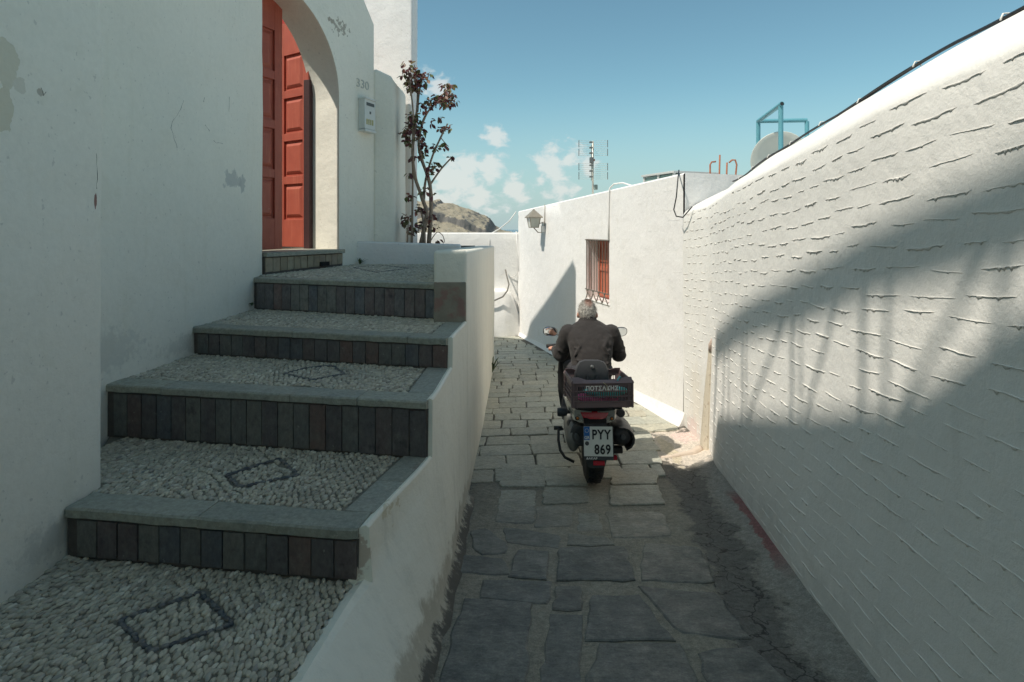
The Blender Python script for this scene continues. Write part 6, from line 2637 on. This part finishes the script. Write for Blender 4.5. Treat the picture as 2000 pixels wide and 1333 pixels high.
HC = Vector((-.012, .555, 1.240))
body = MB()
# head: cranium, face, jaw, nose, ears, neck; torso; limbs (clothes go over them)
body.ellipsoid(HC, (.072, .093, .100), 20, 14)
body.ellipsoid(HC + Vector((0, .035, -.045)), (.056, .062, .075), 16, 12)
body.ellipsoid(HC + Vector((0, .095, -.020)), (.013, .022, .022), 10, 8)
for s in (-1, 1):
    body.ellipsoid(HC + Vector((s * .083, -.004, -.024)), (.011, .020, .030), 12, 8, rot=(0, 0, s * .5))
    body.ellipsoid(HC + Vector((s * .030, .082, .004)), (.014, .010, .008), 10, 6)
capsule(body, HC + Vector((0, -.015, -.07)), (0, .51, 1.10), .052, .050)
for (c, r_) in [((0, .36, .80), (.14, .11, .12)), ((0, .40, .93), (.15, .11, .14)), ((0, .46, 1.04), (.14, .075, .08))]:
    body.ellipsoid(c, r_, 18, 12)
for (a, b, c) in ((sh_l, el_l, hd_l), (sh_r, el_r, hd_r)):
    capsule(body, a, b, .050, .040); capsule(body, b, c, .040, .028)
for (a, b, c) in ((hip_l, kn_l, an_l), (hip_r, kn_r, an_r)):
    capsule(body, a, b, .075, .055); capsule(body, b, c, .052, .036)
# hands closed round the grips: palm, four fingers, thumb
for s, h in ((-1, hd_l), (1, hd_r)):
    g = Vector((s * (HBX - .035) - RX, HBY - .015, HBZ))
    body.ellipsoid(g + Vector((0, -.035, .006)), (.042, .032, .020), 14, 8)
    capsule(body, h, g + Vector((0, -.04, .004)), .027, .024, k=2)
    for k in range(4):
        x = g.x + s * lerp(-.033, .033, k / 3)
        rr = [.0095, .0098, .0095, .008][k]
        fx = g.y + .028 + (.004 if k in (1, 2) else 0)
        body.tube([(x, g.y - .02, g.z + .018), (x, g.y + .008, g.z + .029), (x, fx, g.z + .014), (x, fx - .002, g.z - .012), (x, g.y + .008, g.z - .024)], [rr, rr, rr, rr * .95, rr * .8], 8)
    body.tube([(g.x - s * .035, g.y - .045, g.z), (g.x - s * .05, g.y - .018, g.z - .012), (g.x - s * .042, g.y + .008, g.z - .024)], [.013, .0115, .009], 8)
me = voxel(body, .0085, 4, "person")
me.materials.append(M_skin)
me.transform(Matrix.Translation(off - Vector((RX, .30, .70))))
person = bpy.data.objects.new("person", me); COL.objects.link(person)
person.location = person_loc; person.rotation_euler = SROT
tag(person, "grey-haired person in dark fleece jacket riding the scooter, seen from behind", "person")
POFF = off - Vector((RX, .30, .70))


def cloth(mb, name, mat, size=.011, sm=6, wr=0.0, wscale=14, parent=person):
    me = voxel(mb, size, sm, name)
    me.materials.append(mat)
    if wr:
        for v in me.vertices:
            p = v.co.copy()
            f = wr * (noise.noise(Vector((p.x * wscale * .6, p.y * wscale, p.z * wscale * 1.4))) + .5 * noise.noise(p * wscale * 2.3))
            v.co = p + v.normal * f
    me.transform(Matrix.Translation(POFF))
    o = bpy.data.objects.new(name, me); COL.objects.link(o); o.parent = parent
    return o


def fleece_mat():
    t = NT("fleece", .95)
    n = t.noise(14, 5, .65, t.obj())
    t.color(t.mix(n, (.017, .015, .0145), (.036, .031, .030)))
    sp_ = t.sstep(t.noise(95, 2, .5, t.obj()), .74, .78, 0, .5)
    t.set(t.b, 'Sheen Weight', .06); t.set(t.b, 'Sheen Roughness', .5)
    h = t.math('ADD', t.math('MULTIPLY', t.noise(9, 3, .5, t.obj()), 1.2), t.math('MULTIPLY', t.noise(170, 4, .6, t.obj()), .12))
    t.normal(t.bump(h, .5, .02))
    return t.m


M_fleece = fleece_mat()
jk = MB()
# torso of the jacket as stacked rings, rounded back
rings = []
for (z, y, wx_, dy) in [(.690, .345, .165, .135), (.74, .345, .172, .140), (.80, .35, .168, .138), (.87, .36, .172, .136), (.94, .385, .185, .134), (1.00, .41, .196, .130), (1.05, .435, .202, .122), (1.095, .465, .195, .112), (1.128, .488, .168, .102), (1.153, .503, .125, .090), (1.172, .512, .088, .080)]:
    rings.append([Vector((wx_ * (abs(math.cos(a)) ** .85) * (1 if math.cos(a) > 0 else -1), y + dy * math.sin(a), z)) for a in [2 * math.pi * k / 32 for k in range(32)]])
jk.loft(rings)
jk.tube([(-.008, .512, 1.13), (-.010, .522, 1.165), (-.011, .532, 1.190)], [.086, .080, .077], 20)       # stand collar
for (a, b, c) in ((sh_l, el_l, hd_l), (sh_r, el_r, hd_r)):
    capsule(jk, a + Vector((0, -.02, -.015)), a.lerp(b, .55) + Vector((0, -.012, 0)), .082, .076, 16)
    capsule(jk, a.lerp(b, .5) + Vector((0, -.01, 0)), b, .077, .066, 16)
    capsule(jk, b, b.lerp(c, .5) + Vector((0, 0, -.008)), .067, .058, 16)
    capsule(jk, b.lerp(c, .5) + Vector((0, 0, -.008)), b.lerp(c, .84), .058, .046, 16)
    # slack folds at the elbow
    jk.tube([b + Vector((-.05 if b.x < 0 else .05, -.02, .04)), b + Vector((0, -.065, .02)), b + Vector((.05 if b.x < 0 else -.05, -.04, -.02))], .014, 8)
jk.tube([(-.16, .25, .755), (0, .208, .745), (.16, .25, .755)], .016, 8)
jk.tube([(-.13, .235, .83), (.02, .215, .815), (.14, .255, .85)], .010, 8)
for (a_, b_, c_, r_) in [((-.15, .36, 1.06), (-.10, .275, .98), (-.15, .27, .90), .013), ((.15, .36, 1.06), (.10, .275, .98), (.15, .27, .90), .013), ((-.17, .30, .98), (-.06, .258, .93), (.04, .250, .90), .009),
                         ((.17, .30, .96), (.07, .255, .91), (.0, .245, .87), .009), ((-.16, .26, .88), (-.08, .225, .86), (.02, .218, .87), .010), ((.15, .25, .80), (.05, .212, .785), (-.06, .213, .80), .012), ((-.16, .25, .73), (-.05, .21, .72), (.08, .213, .715), .014)]:
    jk.tube([Vector(a_).lerp(Vector(b_), 0), Vector(a_).lerp(Vector(b_), .5), b_, Vector(b_).lerp(Vector(c_), .5), c_], [r_ * .5, r_, r_, r_, r_ * .4], 8)
for sgn, a_, b_ in ((-1, sh_l, el_l), (1, sh_r, el_r)):
    for q_, r_ in ((.30, .010), (.55, .012), (.78, .013)):
        c_ = Vector(a_).lerp(Vector(b_), q_)
        jk.tube([c_ + Vector((sgn * .072, .0, .02)), c_ + Vector((sgn * .035, -.075, .0)), c_ + Vector((-sgn * .035, -.068, -.03))], [r_ * .4, r_, r_ * .5], 8)
cloth(jk, "jacket", M_fleece, .0080, 3, .0060, 13)
tr_ = MB()
for (a, b, c) in ((hip_l, kn_l, an_l), (hip_r, kn_r, an_r)):
    capsule(tr_, a, b, .092, .070); capsule(tr_, b, c, .068, .052)
tr_.ellipsoid((0, .33, .79), (.165, .13, .085), 18, 12)
cloth(tr_, "trousers", simple("trousers_cloth", (.035, .035, .042), .9, objspace=True, bump=.3), .012, 4, .003, 12)
for s, a_ in ((-1, an_l), (1, an_r)):
    m = MB(); m.ellipsoid(a_ + Vector((0, .06, -.02)), (.042, .13, .04), 16, 10); capsule(m, a_ + Vector((0, 0, .03)), a_ + Vector((0, 0, -.01)), .046, .045)
    cloth(m, "shoe", simple("shoe_leather", (.03, .025, .022), .6, objspace=True), .01, 3)


def hair_mat():
    t = NT("grey_hair", .75)
    vec = t.vmath('MULTIPLY', t.obj(), Vector((120, 120, 34)))
    n = t.noise(1.0, 5, .65, vec)
    col = t.mix(t.sstep(n, .3, .7), (.16, .145, .13), (.66, .63, .58))
    d = t.vmath('LENGTH', t.vmath('DIVIDE', t.vmath('SUBTRACT', t.obj(), HC + POFF + Vector((.008, -.05, .088))), Vector((.038, .06, .045))), out=1)
    col = t.mix(t.math('MULTIPLY', t.sstep(d, 1.3, .5), .55), col, (.52, .27, .20))    # scalp through the thin crown
    t.color(col)
    t.normal(t.bump(n, .9, .006))
    return t.m


hm = MB()
hm.ellipsoid(HC + Vector((0, -.010, .010)), (.0800, .096, .100), 26, 18)
hair_me = hm.mesh("hair", hair_mat(), True)
bm = bmesh.new(); bm.from_mesh(hair_me)
dels = [v for v in bm.verts if (v.co.z < HC.z - .052) or (v.co.y > HC.y + .045 and v.co.z < HC.z + .045) or (abs(v.co.x - HC.x) > .058 and v.co.z < HC.z - .012 and v.co.y > HC.y - .03)]
bmesh.ops.delete(bm, geom=dels, context='VERTS')
bmesh.ops.subdivide_edges(bm, edges=bm.edges, cuts=2, use_grid_fill=True)
for v in bm.verts:
    v.co += (v.co - HC).normalized() * (.007 * noise.noise(v.co * 55) + .005 * noise.noise(v.co * 130))
bm.to_mesh(hair_me); bm.free()
hair_me.polygons.foreach_set('use_smooth', [True] * len(hair_me.polygons))
hair_me.transform(Matrix.Translation(POFF))
hair = bpy.data.objects.new("hair", hair_me); COL.objects.link(hair); hair.parent = person
so_ = hair.modifiers.new("thick", 'SOLIDIFY'); so_.thickness = .006; so_.offset = -1
# short tufts standing off the head
mb = MB(); rg = random.Random(9)
for v in hair_me.vertices:
    if rg.random() < .95:
        p = v.co; nn = (p - (HC + POFF)).normalized()
        d_ = (nn + Vector((0, -.25, -.75)) * .9 + Vector((rg.uniform(-.3, .3),) * 1 + (rg.uniform(-.3, .3), rg.uniform(-.3, .3)))).normalized()
        sd = d_.cross(nn).normalized() * .0012
        L_ = rg.uniform(.010, .022)
        mb.add([p - sd, p + sd, p + d_ * L_ + nn * .002], [(0, 1, 2)])
me = mb.mesh("hair_tufts", hair_me.materials[0])
o = bpy.data.objects.new("hair_tufts", me); COL.objects.link(o); o.parent = hair; o["kind"] = "stuff"
